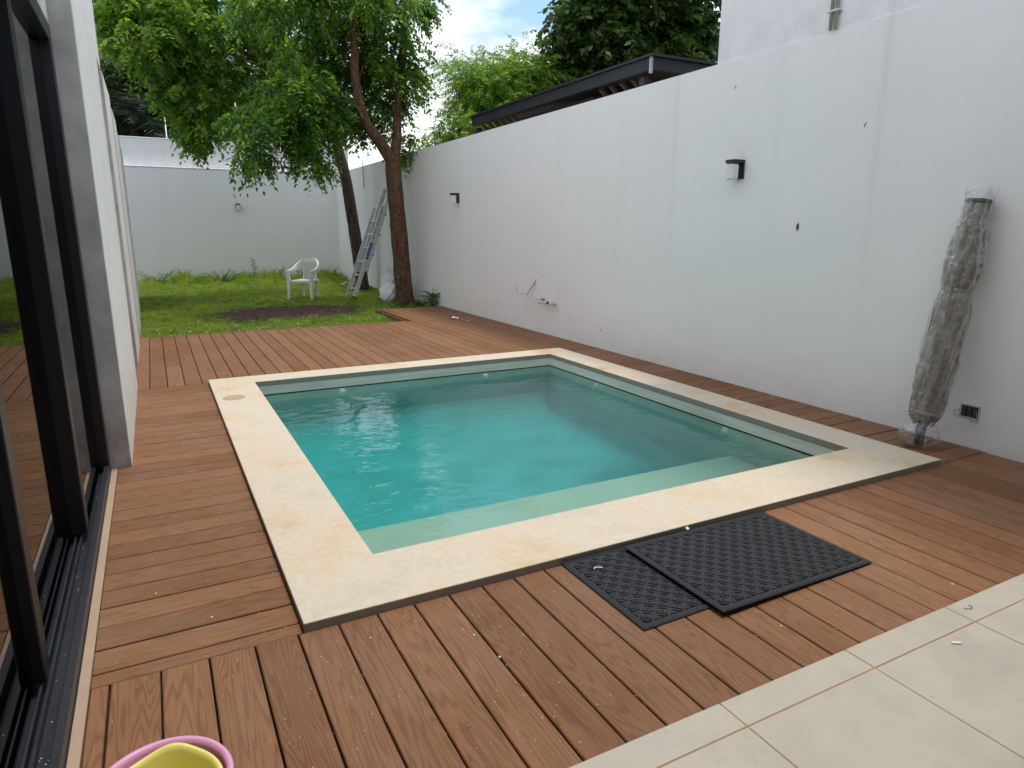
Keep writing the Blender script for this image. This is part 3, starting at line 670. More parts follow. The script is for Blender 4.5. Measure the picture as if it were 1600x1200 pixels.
# ------------------------------------------------------------------ trees
def leaves(name, P, Dn, ln, npair, ll, lw, droop, m_, parent=None, **k):
    """compound leaves: rachis from P along Dn, npair leaflet pairs each a folded diamond"""
    n = len(P); t = (np.arange(npair) + .6) / npair
    Dn = Dn / (np.linalg.norm(Dn, axis=1)[:, None] + 1e-9)
    L_ = ln * rng.uniform(.7, 1.3, n)
    s = np.cross(Dn, np.array([0, 0, 1.]) + rng.normal(0, .35, (n, 3))); s /= np.linalg.norm(s, axis=1)[:, None] + 1e-9
    base = P[:, None, :] + Dn[:, None, :] * (L_[:, None] * t[None])[:, :, None]
    base[:, :, 2] -= droop * L_[:, None] * t[None] ** 2
    out = []
    for sd_ in (-1, 1):
        d = sd_ * s[:, None, :] + .55 * Dn[:, None, :] + rng.normal(0, .28, (n, npair, 3)); d[:, :, 2] -= .35
        d /= np.linalg.norm(d, axis=2)[:, :, None]
        l_ = ll * rng.uniform(.7, 1.25, (n, npair)) * (.65 + .55 * np.sin(PI * np.clip(t, .1, .95)))[None]
        wv = np.cross(d, np.array([0, 0, 1.]) + rng.normal(0, .5, (n, npair, 3))); wv /= np.linalg.norm(wv, axis=2)[:, :, None] + 1e-9
        q = np.empty((n, npair, 4, 3)); mid = base + d * (l_ * .45)[:, :, None]
        q[:, :, 0] = base; q[:, :, 1] = mid + wv * (lw * .5 * l_ / ll)[:, :, None]; q[:, :, 2] = base + d * l_[:, :, None]; q[:, :, 3] = mid - wv * (lw * .5 * l_ / ll)[:, :, None]
        q[:, :, 2, 2] -= .12 * l_
        out.append(q.reshape(-1, 3))
    V = np.concatenate(out); F = np.arange(len(V)).reshape(-1, 4)
    return fastmesh(name, V, F, m_, parent, **k)

def crown_pts(blobs, per, spread=.20, shell=.55, hang=.5):
    """blobs: (cx,cy,cz,rx,ry,rz,n clumps) -> leaf bases and directions, clumped"""
    Ps, Ds = [], []
    for (cx, cy, cz, rx, ry, rz, nc) in blobs:
        d = rng.normal(size=(nc, 3)); d /= np.linalg.norm(d, axis=1)[:, None]
        r = shell + (1.0 - shell) * rng.random(nc) ** .6
        r *= 1 + .22 * np.sin(5 * d[:, 0] + cx) * np.sin(4 * d[:, 2] + cz)
        cc = np.array([cx, cy, cz]) + d * r[:, None] * np.array([rx, ry, rz])
        kk = rng.integers(int(per * .5), int(per * 1.5), nc)
        c2 = np.repeat(cc, kk, 0); d2 = np.repeat(d, kk, 0)
        o = rng.normal(0, 1, (len(c2), 3)) * np.array([spread, spread, spread * .7])
        Ps.append(c2 + o); dd = d2 * .6 + o / spread * .5 + rng.normal(0, .3, (len(c2), 3)); dd[:, 2] -= hang * .4; Ds.append(dd)
    return np.concatenate(Ps), np.concatenate(Ds)

B1 = bark_mat('red_brown_bark', (.045, .026, .018), (.21, .115, .070))
B2 = bark_mat('grey_brown_bark', (.035, .027, .022), (.14, .105, .085))
LM1 = leaf_mat('leaf_mid_green', (.026, .078, .020), (.070, .165, .032), (.20, .32, .045), trans=.45)
LM2 = leaf_mat('leaf_bright_green', (.034, .095, .020), (.095, .20, .032), (.24, .36, .05), trans=.47)
LM3 = leaf_mat('leaf_dark_green', (.016, .042, .012), (.035, .082, .018), (.085, .15, .028), trans=.35)
LM4 = leaf_mat('leaf_palm', (.010, .020, .010), (.022, .040, .016), (.05, .07, .03), trans=.2)

def tree(name, base, trunk, rad, limbs, blobs, per, leaf, barkm, leafm, label, cat='tree', spread=.2, shell=.5, group=None, hang=.5):
    t = empty(name, base, label=label, cat=cat, group=group)
    rel(MB().tube(trunk, rad, 14, noise=.05, seed=3), t).build('trunk', barkm, t, smooth=True)
    for (pts, rr_) in limbs:
        rel(MB().tube(pts, rr_, 9, noise=.04, seed=5), t).build('branch', barkm, t, smooth=True)
    P, D = crown_pts(blobs, per, spread, shell, hang)
    P = P - np.array(base)
    leaves('crown', P, D, *leaf, leafm, t)
    return t
def curve(pts, n=5):
    """smooth the control points (Catmull-Rom)"""
    p = [Vector(q) for q in pts]; o = []
    for i in range(len(p) - 1):
        a, b, c, d = p[max(i - 1, 0)], p[i], p[i + 1], p[min(i + 2, len(p) - 1)]
        for k in range(n):
            t = k / n; o.append(.5 * ((2 * b) + (-a + c) * t + (2 * a - 5 * b + 4 * c - d) * t * t + (-a + 3 * b - 3 * c + d) * t ** 3))
    return [tuple(q) for q in o] + [tuple(p[-1])]
def taper(pts, a, b): return [a + (b - a) * i / (len(pts) - 1) for i in range(len(pts))]
def twigs(blobs, root, k, r=.02):
    out = []
    for (cx, cy, cz, rx, ry, rz, nc) in blobs:
        for _ in range(k):
            e = (cx + random.uniform(-rx, rx) * .8, cy + random.uniform(-ry, ry) * .8, cz + random.uniform(-rz, rz) * .8)
            q = curve([root, ((root[0] + e[0]) / 2 + random.uniform(-.2, .2), (root[1] + e[1]) / 2, (root[2] + e[2]) / 2 + random.uniform(0, .25)), e], 4)
            out.append((q, taper(q, r, .005)))
    return out

# near tree
tr = curve([(4.06, 10.6, -.16), (4.00, 10.6, .25), (3.93, 10.6, 1.45), (3.87, 10.6, 2.45), (3.88, 10.6, 2.75)], 8)
r1 = [.235, .20, .183, .176, .172] + [.168] * 6 + taper(list(range(len(tr) - 11)), .165, .135)
lbl = curve([(3.87, 10.6, 2.60), (3.62, 10.58, 2.98), (3.38, 10.55, 3.25), (3.24, 10.5, 3.65), (3.19, 10.5, 4.1), (3.20, 10.5, 4.7), (3.0, 10.4, 5.6), (2.7, 10.3, 6.6)], 5)
lbr = curve([(3.89, 10.62, 2.62), (3.98, 10.65, 3.1), (4.03, 10.7, 3.7), (4.15, 10.7, 4.6), (4.4, 10.8, 5.8)], 5)
B = [(1.95, 10.3, 3.60, .70, .6, .34, 17), (3.2, 11.5, 4.75, 1.15, .6, .75, 40), (3.98, 10.9, 4.2, .46, .6, .60, 20), (3.4, 10.7, 5.35, 1.75, 1.1, .50, 60),
     (1.45, 10.1, 3.05, .38, .4, .22, 7), (1.95, 10.2, 3.12, .5, .4, .25, 9), (2.25, 10.1, 2.80, .15, .22, .28, 5), (2.24, 10.1, 2.44, .07, .10, .20, 2), (2.62, 10.35, 3.42, .30, .4, .30, 10), (1.22, 10.1, 2.72, .2, .3, .2, 4),
     (4.22, 11.0, 3.00, .14, .3, .25, 4), (3.5, 11.5, 3.7, .85, .4, .55, 22), (2.2, 10.6, 5.1, 1.0, .8, .32, 13), (2.75, 11.2, 4.1, .3, .4, .4, 5)]
tree('shade_tree', (4.05, 10.6, -.1), tr, r1, [(lbl, taper(lbl, .118, .05)), (lbr, taper(lbr, .105, .045))] + sum([twigs([b_], lbl[k_], 1, .014) for b_, k_ in zip(B[:4] * 3, (12, 20, 16, 28, 10, 24, 22, 30, 15, 26, 25, 32))], []),
     B, 17, (.27, 6, .105, .048, .8), B1, LM1, 'red brown forked shade tree at the deck corner with the ladder behind it', spread=.115, shell=.2)
# far tree with the pale limb reaching left
t2 = curve([(3.98, 13.5, .0), (3.93, 13.5, .5), (3.82, 13.5, 1.5), (3.70, 13.5, 2.5), (3.55, 13.5, 3.2), (3.45, 13.4, 4.2)], 6)
lim = curve([(3.45, 13.4, 3.9), (2.9, 13.1, 4.30), (2.45, 12.8, 4.34), (2.1, 12.6, 4.45), (1.7, 12.5, 4.62), (1.0, 12.5, 5.1), (.3, 12.6, 5.9)], 5)
lim2 = curve([(2.1, 12.6, 5.6), (1.6, 12.5, 5.15), (1.1, 12.5, 4.8)], 4)
B = [(.2, 12.6, 4.75, .85, 1.0, .75, 44), (1.3, 12.8, 5.35, 1.3, 1.0, .62, 34), (.62, 12.6, 3.75, .42, .6, .55, 17), (1.3, 13.0, 4.15, .75, .7, .38, 13), (2.6, 13.3, 5.35, .9, .8, .5, 16), (.68, 12.3, 3.25, .13, .2, .22, 5), (-.45, 12.8, 5.1, .4, .7, .6, 16), (2.6, 13.8, 3.9, .9, .6, .3, 10)]
tree('leaning_tree', (3.98, 13.5, 0), t2, taper(t2, .15, .105), [(lim, taper(lim, .072, .03)), (lim2, taper(lim2, .03, .012))] + sum([twigs([b_], lim[k_], 1, .014) for b_, k_ in zip(B[:3] * 3, (26, 20, 24, 28, 16, 22, 18, 12, 27))], []),
     B, 18, (.27, 6, .11, .053, .7), B2, LM2, 'dark leaning tree at the back of the lawn with a pale limb reaching left', spread=.12, shell=.2)

# trees beyond the walls
def bgtree(base, h, blobs, per, leaf, leafm, label, spread=.3, shell=.4, name='background_tree', hang=.4):
    top = blobs[0][:3]
    tk_ = curve([base, (base[0] * .6 + top[0] * .4, base[1], base[2] + h * .45), (top[0], top[1], top[2])], 5)
    tree(name, base, tk_, taper(tk_, .16, .06), twigs(blobs[:4], (top[0], top[1], top[2] - .5), 3, .04), blobs, per, leaf, B2, leafm, label, spread=spread, shell=shell, hang=hang)
bgtree((7.3, 13.5, -.2), 4, [(7.25, 13.4, 4.55, .85, .9, .75, 48), (6.75, 13.4, 5.15, .3, .4, .35, 7), (8.1, 13.5, 4.75, .75, .9, .6, 40), (8.9, 13.6, 4.9, .6, .8, .5, 24), (8.35, 13.5, 5.4, .22, .4, .3, 6), (7.05, 13.2, 4.1, .45, .6, .40, 14)], 20,
       (.46, 11, .10, .027, .35), LM2, 'feathery bright green tree with fine leaflets behind the garden wall', spread=.24, shell=.2)
bgtree((5.5, 11.9, -.2), 3, [(5.62, 12.0, 3.42, .32, .4, .22, 11), (5.2, 11.8, 3.05, .25, .4, .15, 6), (6.1, 12.3, 3.6, .4, .4, .25, 10)], 20, (.24, 6, .07, .03, .4), LM2, 'low leafy shrub tree peeping over the far end of the garden wall', spread=.13, shell=.1)
bgtree((11.3, 12.5, -.2), 7, [(11.3, 12.6, 7.0, 1.9, 1.5, 1.6, 120), (9.7, 12.6, 6.1, .9, 1.0, 1.0, 50), (12.3, 12.6, 5.8, 1.4, 1.3, .8, 60), (10.5, 12.4, 5.3, 1.1, 1.0, .55, 40), (10.4, 12.8, 7.8, 1.2, 1.2, .9, 50)], 26,
       (.20, 3, .16, .095, .45), LM3, 'big dark green broad leaved tree behind the black pergola at top right', spread=.26, shell=.45)
bgtree((.9, 21.5, -.2), 6, [(1.0, 21.5, 5.6, 2.2, 1.5, 1.4, 90), (2.8, 21.2, 5.0, 1.3, 1.3, 1.2, 56), (-.2, 21.5, 4.7, 1.2, 1.3, 1.0, 60)], 24, (.30, 5, .14, .075, .4), LM3,
       'dense dark tree mass behind the left half of the back wall', spread=.34, shell=.3)
bgtree((3.8, 21.0, -.2), 6, [(3.9, 21.0, 6.0, 1.0, 1.1, .7, 26), (3.6, 20.5, 4.4, .8, .9, .6, 20)], 22, (.30, 5, .13, .07, .4), LM3,
       'dark leafy tree behind the far corner where the walls meet', spread=.32, shell=.3)
bgtree((-1.6, 19.0, -.2), 6, [(-1.3, 19.0, 6.9, 1.2, 1.2, 1.0, 46), (.4, 19.2, 7.0, 1.0, 1.0, .5, 24)], 24, (.26, 6, .10, .045, .4), LM2,
       'tall bright crowned tree behind the wall above the house fins', spread=.3, shell=.3)
def palm(base, h, n, lab, rr_=1.7):
    t = empty('palm_tree', base, label=lab, cat='palm tree', group='dark palms behind the back wall')
    MB().tube([(0, 0, 0), (.05, 0, h * .5), (0, 0, h)], [.12, .10, .09], 10, noise=.05).build('trunk', B2, t, smooth=True)
    Vs = []; Fs = []; c = 0
    for i in range(n):
        az = 2 * PI * (i / n) + random.uniform(-.2, .2); el = random.uniform(-.1, 1.25); Lf = rr_ * random.uniform(.8, 1.1)
        d = np.array([math.cos(az) * math.cos(el), math.sin(az) * math.cos(el), math.sin(el)])
        m_ = 44; tt = np.linspace(.12, 1, m_); b = np.array([0, 0, h]) + d * (Lf * tt)[:, None]; b[:, 2] -= (.75 * Lf * tt ** 2)
        s = np.cross(d, [0, 0, 1.]); s /= np.linalg.norm(s)
        for sd_ in (-1, 1):
            lv = sd_ * s * .8 + d * .45 + rng.normal(0, .12, (m_, 3)); lv[:, 2] -= .45; lv /= np.linalg.norm(lv, axis=1)[:, None]
            lv *= (.50 * np.sin(PI * np.clip(tt * .9 + .08, 0, 1)) + .08)[:, None]
            V, F = scatter_quads(b, lv, None, np.full(m_, .035)); Vs.append(V); Fs.append(F + c); c += len(V)
    fastmesh('crown', np.concatenate(Vs), np.concatenate(Fs), LM4, t)
palm((-.45, 19.2, -.2), 4.6, 30, 'dark spiky palm behind the back wall right beside the house fins')
palm((.75, 18.6, -.2), 3.4, 26, 'dark low palm behind the left third of the back wall', 1.5)
palm((2.2, 18.8, -.2), 3.7, 28, 'dark palm drooping over the middle of the back wall', 1.5)
palm((3.3, 18.9, -.2), 4.0, 26, 'dark palm behind the back wall nearest the leaning tree', 1.5)

# ------------------------------------------------------------------ small plants
def weed(name, base, h, n, m_, label, cat='weed', group=None, size=.05, spread=.1):
    t = empty(name, base, label=label, cat=cat, group=group)
    st = MB(); P = []; D = []
    for i in range(n):
        e = (random.gauss(0, spread), random.gauss(0, spread), h * random.uniform(.55, 1))
        q = curve([(e[0] * .2, e[1] * .2, -.03), (e[0] * .5, e[1] * .5, e[2] * .55), e], 3); st.tube(q, taper(q, .004, .0015), 5)
        for p in q[2:]:
            for _ in range(3): P.append(p); D.append((random.gauss(0, 1), random.gauss(0, 1), random.uniform(-.2, .6)))
    st.build('stem', m_, t)
    leaves('foliage', np.array(P), np.array(D), size * 1.6, 2, size, size * .5, .4, m_, t)
    return t
LMW = leaf_mat('weed_leaf', (.035, .085, .018), (.07, .15, .025), (.15, .25, .04), trans=.35)
weed('weed', (4.22, 9.62, gz(4.2, 9.6)), .40, 7, LMW, 'leafy weed growing at the wall where the deck ends', spread=.08, size=.055)
weed('weed', (1.98, 16.75, gz(2, 16.7)), .62, 3, LMW, 'tallest thin weed standing against the back wall left of the chair', spread=.04, size=.04)
weed('weed', (1.2, 16.7, gz(1.2, 16.7)), .30, 16, LMW, 'bushy weed clump at the foot of the back wall left of the tallest weed', spread=.3, size=.032)
weed('weed', (2.6, 16.75, gz(2.6, 16.7)), .32, 8, LMW, 'weed clump at the foot of the back wall just behind the chair', spread=.2, size=.032)
weed('weed', (-.25, 16.6, gz(-.2, 16.6)), .34, 9, LMW, 'weed clump at the left end of the back wall beside the house fins', spread=.25, size=.032)
weed('weed', (3.35, 16.7, gz(3.3, 16.6)), .30, 10, LMW, 'weed clump at the back wall between chair and leaning tree', spread=.3, size=.032)
weed('seedling', (1.22, 8.75, gz(1.22, 8.75)), .20, 1, leaf_mat('sprout_leaf', (.12, .25, .06), (.2, .38, .1), (.3, .45, .15), .3), 'single pale green sprout in front of the bare earth', cat='seedling', spread=.02, size=.045)
weed('ground_plant', (4.05, 10.25, gz(4, 10.3)), .10, 11, LMW, 'low leafy ground plants round the foot of the forked tree', spread=.22, size=.05)

# ------------------------------------------------------------------ plastic chair
def chair():
    t = empty('plastic_chair', (2.42, 12.22, gz(2.42, 12.2) + .0), math.radians(-38), label='white plastic armchair with curved slatted back on the lawn', cat='chair')
    seat = MB()
    nx_, ny_ = 10, 8; v = []; f = []
    for dz in (0, -.018):
        for j in range(ny_ + 1):
            for i in range(nx_ + 1):
                x = (i / nx_ - .5); y = (j / ny_ - .5); wv = .47 - .06 * (y + .5)
                v.append((x * wv, y * .46, .415 - .016 * math.cos(x * PI) * math.cos(y * PI) + dz - (.02 if (j == 0) else 0)))
    q = (nx_ + 1) * (ny_ + 1)
    for j in range(ny_):
        for i in range(nx_):
            a = j * (nx_ + 1) + i; f.append((a, a + 1, a + nx_ + 2, a + nx_ + 1)); f.append((q + a, q + a + nx_ + 1, q + a + nx_ + 2, q + a + 1))
    seat.add(v, f); seat.box(-.225, .225, -.238, -.222, .355, .412, b=.006); seat.box(-.235, -.221, -.215, .2, .365, .408, b=.005); seat.box(.221, .235, -.215, .2, .365, .408, b=.005)
    seat.build('seat', MWHITEP, t)
    def leg(pts, wx, wy, nm='leg'):
        b = MB()
        for i in range(len(pts) - 1): pass
        v = []; f = []
        for i, p in enumerate(pts):
            k = 1 - .35 * i / (len(pts) - 1); a, c = wx[i] / 2, wy[i] / 2
            v += [(p[0] - a, p[1] - c, p[2]), (p[0] + a, p[1] - c, p[2]), (p[0] + a, p[1] + c, p[2]), (p[0] - a, p[1] + c, p[2])]
        for i in range(len(pts) - 1):
            for k in range(4): a = i * 4 + k; c = i * 4 + (k + 1) % 4; f.append((a, c, c + 4, a + 4))
        f += [(0, 3, 2, 1), tuple(range(len(v) - 4, len(v)))]
        b.add(v, f).build(nm, MWHITEP, t)
    for s in (-1, 1):
        leg([(s * .285, -.27, .62), (s * .268, -.262, .42), (s * .272, -.275, .2), (s * .285, -.29, 0)], [.045, .08, .06, .042], [.06, .06, .05, .04])
        leg([(s * .195, .20, .42), (s * .185, .215, .2), (s * .180, .235, 0)], [.065, .055, .042], [.06, .05, .04])
    t.scale = (.9, .9, .9)
    # arch: arm - back - arm, a flat strap
    path = curve([(-.287, -.29, .625), (-.29, -.15, .63), (-.285, .02, .665), (-.26, .16, .745), (-.16, .27, .83), (0, .30, .85), (.16, .27, .83), (.26, .16, .745), (.285, .02, .665), (.29, -.15, .63), (.287, -.29, .625)], 5)
    v = []; f = []
    for i, p in enumerate(path):
        s = abs(i / (len(path) - 1) - .5) * 2              # 1 at the arm ends, 0 at the back
        hgt = .085 * (1 - s) + .018; wd = .024 + .05 * s ** .7
        tdir = Vector(path[min(i + 1, len(path) - 1)]) - Vector(path[max(i - 1, 0)]); tdir.z = 0; tdir.normalize(); nrm = Vector((tdir.y, -tdir.x, 0))
        P_ = Vector(p)
        for (a, c) in ((-1, -1), (1, -1), (1, 1), (-1, 1)): v.append(P_ + nrm * a * wd / 2 + Vector((0, 0, c * hgt / 2)))
    for i in range(len(path) - 1):
        for k in range(4): a = i * 4 + k; c = i * 4 + (k + 1) % 4; f.append((a, c, c + 4, a + 4))
    f += [(0, 3, 2, 1), tuple(range(len(v) - 4, len(v)))]
    MB().add(v, f).build('back_arch', MWHITEP, t)
    br = empty('backrest'); br.parent = t
    for s in (-1, 1):
        MB().tube(curve([(s * .16, .215, .40), (s * .155, .25, .55), (s * .19, .265, .70), (s * .20, .245, .79)], 4), .014, 6).build('side_rail', MWHITEP, br)
    mslat = simple('slat_plastic', (.66, .60, .57), rough=.5, var=.03)
    for k in range(15):
        z = .425 + k * .0265; y = .222 + .06 * (k / 14) ** .8; wv = .150 + .035 * (k / 14)
        MB().box(-wv, wv, y + .010, y + .016, z, z + .018, b=.002).build('slat', mslat, br)
    for s in (-1, 1):                                          # arm undersides, curving down to the post
        bk2 = MB().tube(curve([(s * .285, -.27, .585), (s * .285, -.15, .575), (s * .28, -.05, .60), (s * .24, .10, .68)], 4), .011, 6); bk2.build('arm_rib', MWHITEP, t)
    return t
chair()

# ------------------------------------------------------------------ extension ladder
def ladder():
    t = empty('extension_ladder', (3.22, 11.75, gz(3.2, 11.7)), label='aluminium extension ladder leaning behind the forked tree with a blue sticker', cat='ladder')
    # local frame: u along the ladder (leans to +x), v across (mostly y)
    top = Vector((4.2 - 3.22, .40, 2.33)); u = top.normalized(); Ln = top.length
    v_ = Vector((.12, -1, 0)).normalized(); v_ = (v_ - u * v_.dot(u)).normalized(); w_ = u.cross(v_)
    R = Matrix((u, v_, w_)).transposed().to_4x4()
    def section(a0, a1, half, off, nm):
        s = empty(nm); s.parent = t
        for sd_ in (-1, 1):
            b = MB(); y = sd_ * half
            b.box(a0, a1, y - .003, y + .003, off - .04, off + .04, R=R)
            for o_ in (-.04, .036): b.box(a0, a1, min(y, y - sd_ * .026), max(y, y - sd_ * .026), off + o_, off + o_ + .004, R=R)
            b.build('rail', MMETAL, s)
        k = 0
        a = a0 + .22
        while a < a1 - .05:
            MB().box(a - .016, a + .016, -half + .004, half - .004, off - .014, off + .014, b=.006, R=R).build('rung', MMETAL, s); a += .30
        return s
    s1 = section(0, Ln * .80, .205, 0, 'base_section'); sg = 1 if w_.x > 0 else -1; s2 = section(.62, Ln * .985, .172, .085 * sg, 'fly_section')
    for sd_ in (-1, 1): MB().box(-.03, .03, sd_ * .205 - .03, sd_ * .205 + .03, -.05, .05, b=.008, R=R).build('foot', MRUB, t)
    yo = .2088
    MB().box(.86, 1.22, yo, yo + .0015, -.030, .030, R=R).build('blue_sticker', simple('blue_vinyl', (.02, .025, .30), rough=.4), t)
    b = MB()
    for k in range(5): b.box(.90 + k * .06, .90 + k * .06 + .040, yo + .0015, yo + .0025, -.004 + .003 * (k % 2), .006, R=R)
    b.build('sticker_print', MWHITEP, t)
    b = MB()
    for k in range(15):
        a = 1.30 + k * .045 + (.05 if k > 5 else 0); b.box(a, a + .018, yo, yo + .0015, -.026 + .012 * (k % 2), .020 - .008 * (k % 3), R=R)
    b.build('printed_marks', MBLACK, t)
    for a in (.55, 1.0, 1.45, 1.9): MB().box(a - .018, a + .018, .168, .182, .128 * sg - .014, .128 * sg + .014, b=.004, R=R).build('bolt', MBLACK, t)
ladder()

# ------------------------------------------------------------------ white sacks by the tree
def sack(loc, rx, ry, h, label, seed, lean=(.1, 0)):
    rn = random.Random(seed); nv, nr = 26, 14; v = []; f = []
    t = empty('garden_sack', loc, label=label, cat='sack', group='sacks leaning on the forked tree')
    ph = [rn.uniform(0, 6) for _ in range(5)]
    for j in range(nr + 1):
        s = j / nr; r = (math.sin(PI * min(1, .12 + s * .78)) ** .55) * (1 if s < .8 else 1 - (s - .8) * 3.6)
        r = max(r, .12)
        for k in range(nv):
            a = 2 * PI * k / nv
            w_ = 1 + .10 * math.sin(5 * a + ph[0] + s * 6) + .09 * math.sin(8 * a + ph[1] - s * 11) + .07 * math.sin(13 * a + ph[2] + 17 * s)
            v.append((rx * r * w_ * math.cos(a) + lean[0] * s, ry * r * w_ * math.sin(a) + lean[1] * s, h * s + .01 * math.sin(6 * a + ph[3])))
    for j in range(nr):
        for k in range(nv): a = j * nv + k; b = j * nv + (k + 1) % nv; f.append((a, b, b + nv, a + nv))
    f += [tuple(range(nv))[::-1], tuple(range(nr * nv, nr * nv + nv))]
    MB().add(v, f).build('bag', MSACK, t, smooth=True)
    nk = MB(); top = (lean[0], lean[1], h)
    for k in range(7):
        a = rn.uniform(0, 6.28); e = (top[0] + .10 * math.cos(a), top[1] + .10 * math.sin(a), h + rn.uniform(.04, .12))
        nk.add([(top[0] - .02, top[1], h - .02), (top[0] + .02, top[1] + .01, h - .02), e, (e[0] - .04, e[1], e[2] + .01)], [(0, 1, 2, 3)])
    nk.build('gathered_neck', MSACK, t)
MSACK = simple('woven_white_sack', (.88, .88, .89), rough=.55, var=.16, scale=9, bump=.6, bscale=25)
sack((3.80, 11.0, gz(3.8, 11.0) - .01), .20, .2, .38, 'full white sack slumped against the left foot of the forked tree', 3, (.08, .02))
sack((3.86, 11.25, gz(3.9, 11.2) - .01), .17, .16, .56, 'taller crumpled white sack behind the slumped one by the tree', 8, (.08, 0))
rk = MB().lathe([(0, .0), (.09, .0), (.12, .03), (.10, .07), (.05, .09), (0, .095)], 9)
rk.v = [(x * (1 + .25 * math.sin(5 * y * 20)), y * .7, z * (1 + .2 * math.sin(x * 40))) for x, y, z in rk.v]
o = rk.build('rock', simple('pale_rock', (.34, .27, .2), rough=.9, var=.2, scale=14, bump=.6), label='pale tan stone lying on the grass behind the ladder foot', cat='stone'); o.location = (3.75, 14.3, gz(3.75, 14.3) + .01)

# ------------------------------------------------------------------ wall lamps
def lamp(loc, rz, label, s=1.0):
    t = empty('wall_lamp', loc, rz, label=label, cat='wall lamp', group='black wall lamps with frosted shades')
    MB().box(-.018, 0, -.05 * s, .05 * s, -.095, .065, b=.002).build('back_plate', MBLACK, t)
    MB().box(-.135, -.0185, -.05 * s, .05 * s, .035, .065, b=.002).build('top_arm', MBLACK, t)
    q = MB().box(-.132, -.055, -.041 * s, .041 * s, -.105, .0345, b=.012); q.build('lamp_shade', MSHADE, t)
    MB().lathe([(0, .004), (.003, .004), (.004, 0)], 8, (0, 0, 0)).build('screw', MCHROME, t).location = (-.05, -.0 * s, .0345 + .03)
    return t
lamp((XW, 2.32, 1.935), 0, 'black wall lamp with frosted shade nearest the camera on the right wall')
lamp((XW, 8.60, 1.92), 0, 'black wall lamp with frosted shade farther along the right wall near the trees')
lamp((1.75, 17.0, 1.95), PI / 2, 'small wall lamp alone on the back wall above the lawn')

# ------------------------------------------------------------------ bracket, tap, outlet, marks
t = empty('shower_bracket', (XW, 5.95, .5), label='bent wire bracket fixed to the right wall above the tap', cat='bracket')
MB().tube([(-.0, -.03, .225), (-.06, .12, .01)], .011, 8).build('flat_arm', MMETAL, t)
MB().tube([(0, -.03, .225), (-.02, -.24, -.02)], .003, 6).build('thin_wire', MMETAL, t)
MB().tube([(-.02, -.25, .02), (-.02, -.25, -.035), (-.07, .08, -.035), (-.06, .14, .008)], .006, 8).build('lower_bar', MMETAL, t)
MB().tube([(-.06, .12, .0), (-.06, .44, .0), (-.06, .42, .12)], .005, 8).build('hook_bar', MMETAL, t)
MB().lathe([(0, .012), (.012, .012), (.014, 0)], 10, (0, 0, 0)).build('wall_anchor', MWHITEP, t).location = (-.01, -.03, .228)
t = empty('garden_tap', (XW, 5.50, .44), label='white pipe tap with blue handle low on the right wall', cat='tap')
MPVC = simple('white_pvc', (.62, .62, .57), rough=.45, var=.12, scale=20)
MB().tube([(0, -.10, -.0), (-.05, -.10, .0), (-.06, -.06, .0), (-.06, .10, -.012), (-.06, .20, -.01), (-.06, .24, -.025)], .013, 10).build('spout_pipe', MPVC, t, smooth=True)
MB().tube([(-.06, -.12, -.02), (-.06, -.12, .035)], .016, 10).build('elbow', MPVC, t, smooth=True)
MB().tube([(-.06, -.03, .0), (-.06, .01, .0)], .019, 10).build('coupling', MBLACK, t)
MB().tube([(-.06, .13, 0.0), (-.06, .13, .03)], .007, 8).build('valve_stem', MMETAL, t)
MB().box(-.075, -.045, .09, .17, .030, .042, b=.004).build('blue_handle', simple('blue_handle', (.03, .05, .22), rough=.4), t)
t = empty('electrical_box', (XW, .145, .240), label='dark open socket box with loose wires low on the right wall', cat='socket')
rimb = MB(); rimb.box(-.006, -.001, -.062, .062, .036, .046); rimb.box(-.006, -.001, -.062, .062, -.046, -.036); rimb.box(-.006, -.001, -.062, -.052, -.036, .036); rimb.box(-.006, -.001, .052, .062, -.036, .036)
rimb.build('metal_rim', MMETAL, t)
MB().box(-.0035, -.0008, -.052, .052, -.036, .036).build('dark_recess', MBLACK, t)
for y in (-.034, 0, .034): MB().box(-.012, -.004, y - .013, y + .013, -.026, .026, b=.003).build('switch_module', simple('module_plastic', (.05, .055, .07), rough=.4), t)
for pts in ([(-.01, .06, .0), (-.02, .085, -.01), (-.012, .09, -.035), (-.01, .06, -.04)], [(-.01, -.01, -.03), (-.02, -.02, -.06), (-.006, -.05, -.055)], [(-.01, -.04, .02), (-.018, -.06, -.05), (-.006, -.045, -.075)]):
    MB().tube(curve(pts, 4), .002, 6).build('wire', simple('grey_wire', (.3, .3, .3), rough=.5), t)
q = MB().add([(0, 0, .035), (-.006, .012, .012), (-.009, .010, -.012), (-.004, 0, -.038), (-.006, -.010, -.006), (-.004, -.008, .018)], [(0, 1, 5), (1, 2, 4, 5), (2, 3, 4)])
o = q.build('dead_leaf', simple('dead_leaf_brown', (.06, .045, .03), rough=.9), label='small dark brown leaf stuck to the right wall below the near lamp', cat='leaf'); o.location = (XW - .001, 1.65, 1.43)
so2 = o.modifiers.new('thickness', 'SOLIDIFY'); so2.thickness = .0012
for (y, z, a_) in ((6.75, 1.70, .3), (2.45, 2.62, .5), (1.15, 2.15, .4), (4.35, .22, .2)):
    o = MB().box(-.0012, .0, -.0035, .0035, -.016, .016).build('wall_chip', MDARK, label={6.75: 'tiny dark chip in the plaster above the tap', 2.45: 'tiny dark chip high on the right wall under the white building edge', 1.15: 'tiny dark chip high on the right wall above the parasol', 4.35: 'tiny dark chip low on the right wall beside the far pool corner'}[y], cat='mark'); o.location = (XW - .0003, y, z); o.rotation_euler = (a_, 0, 0)
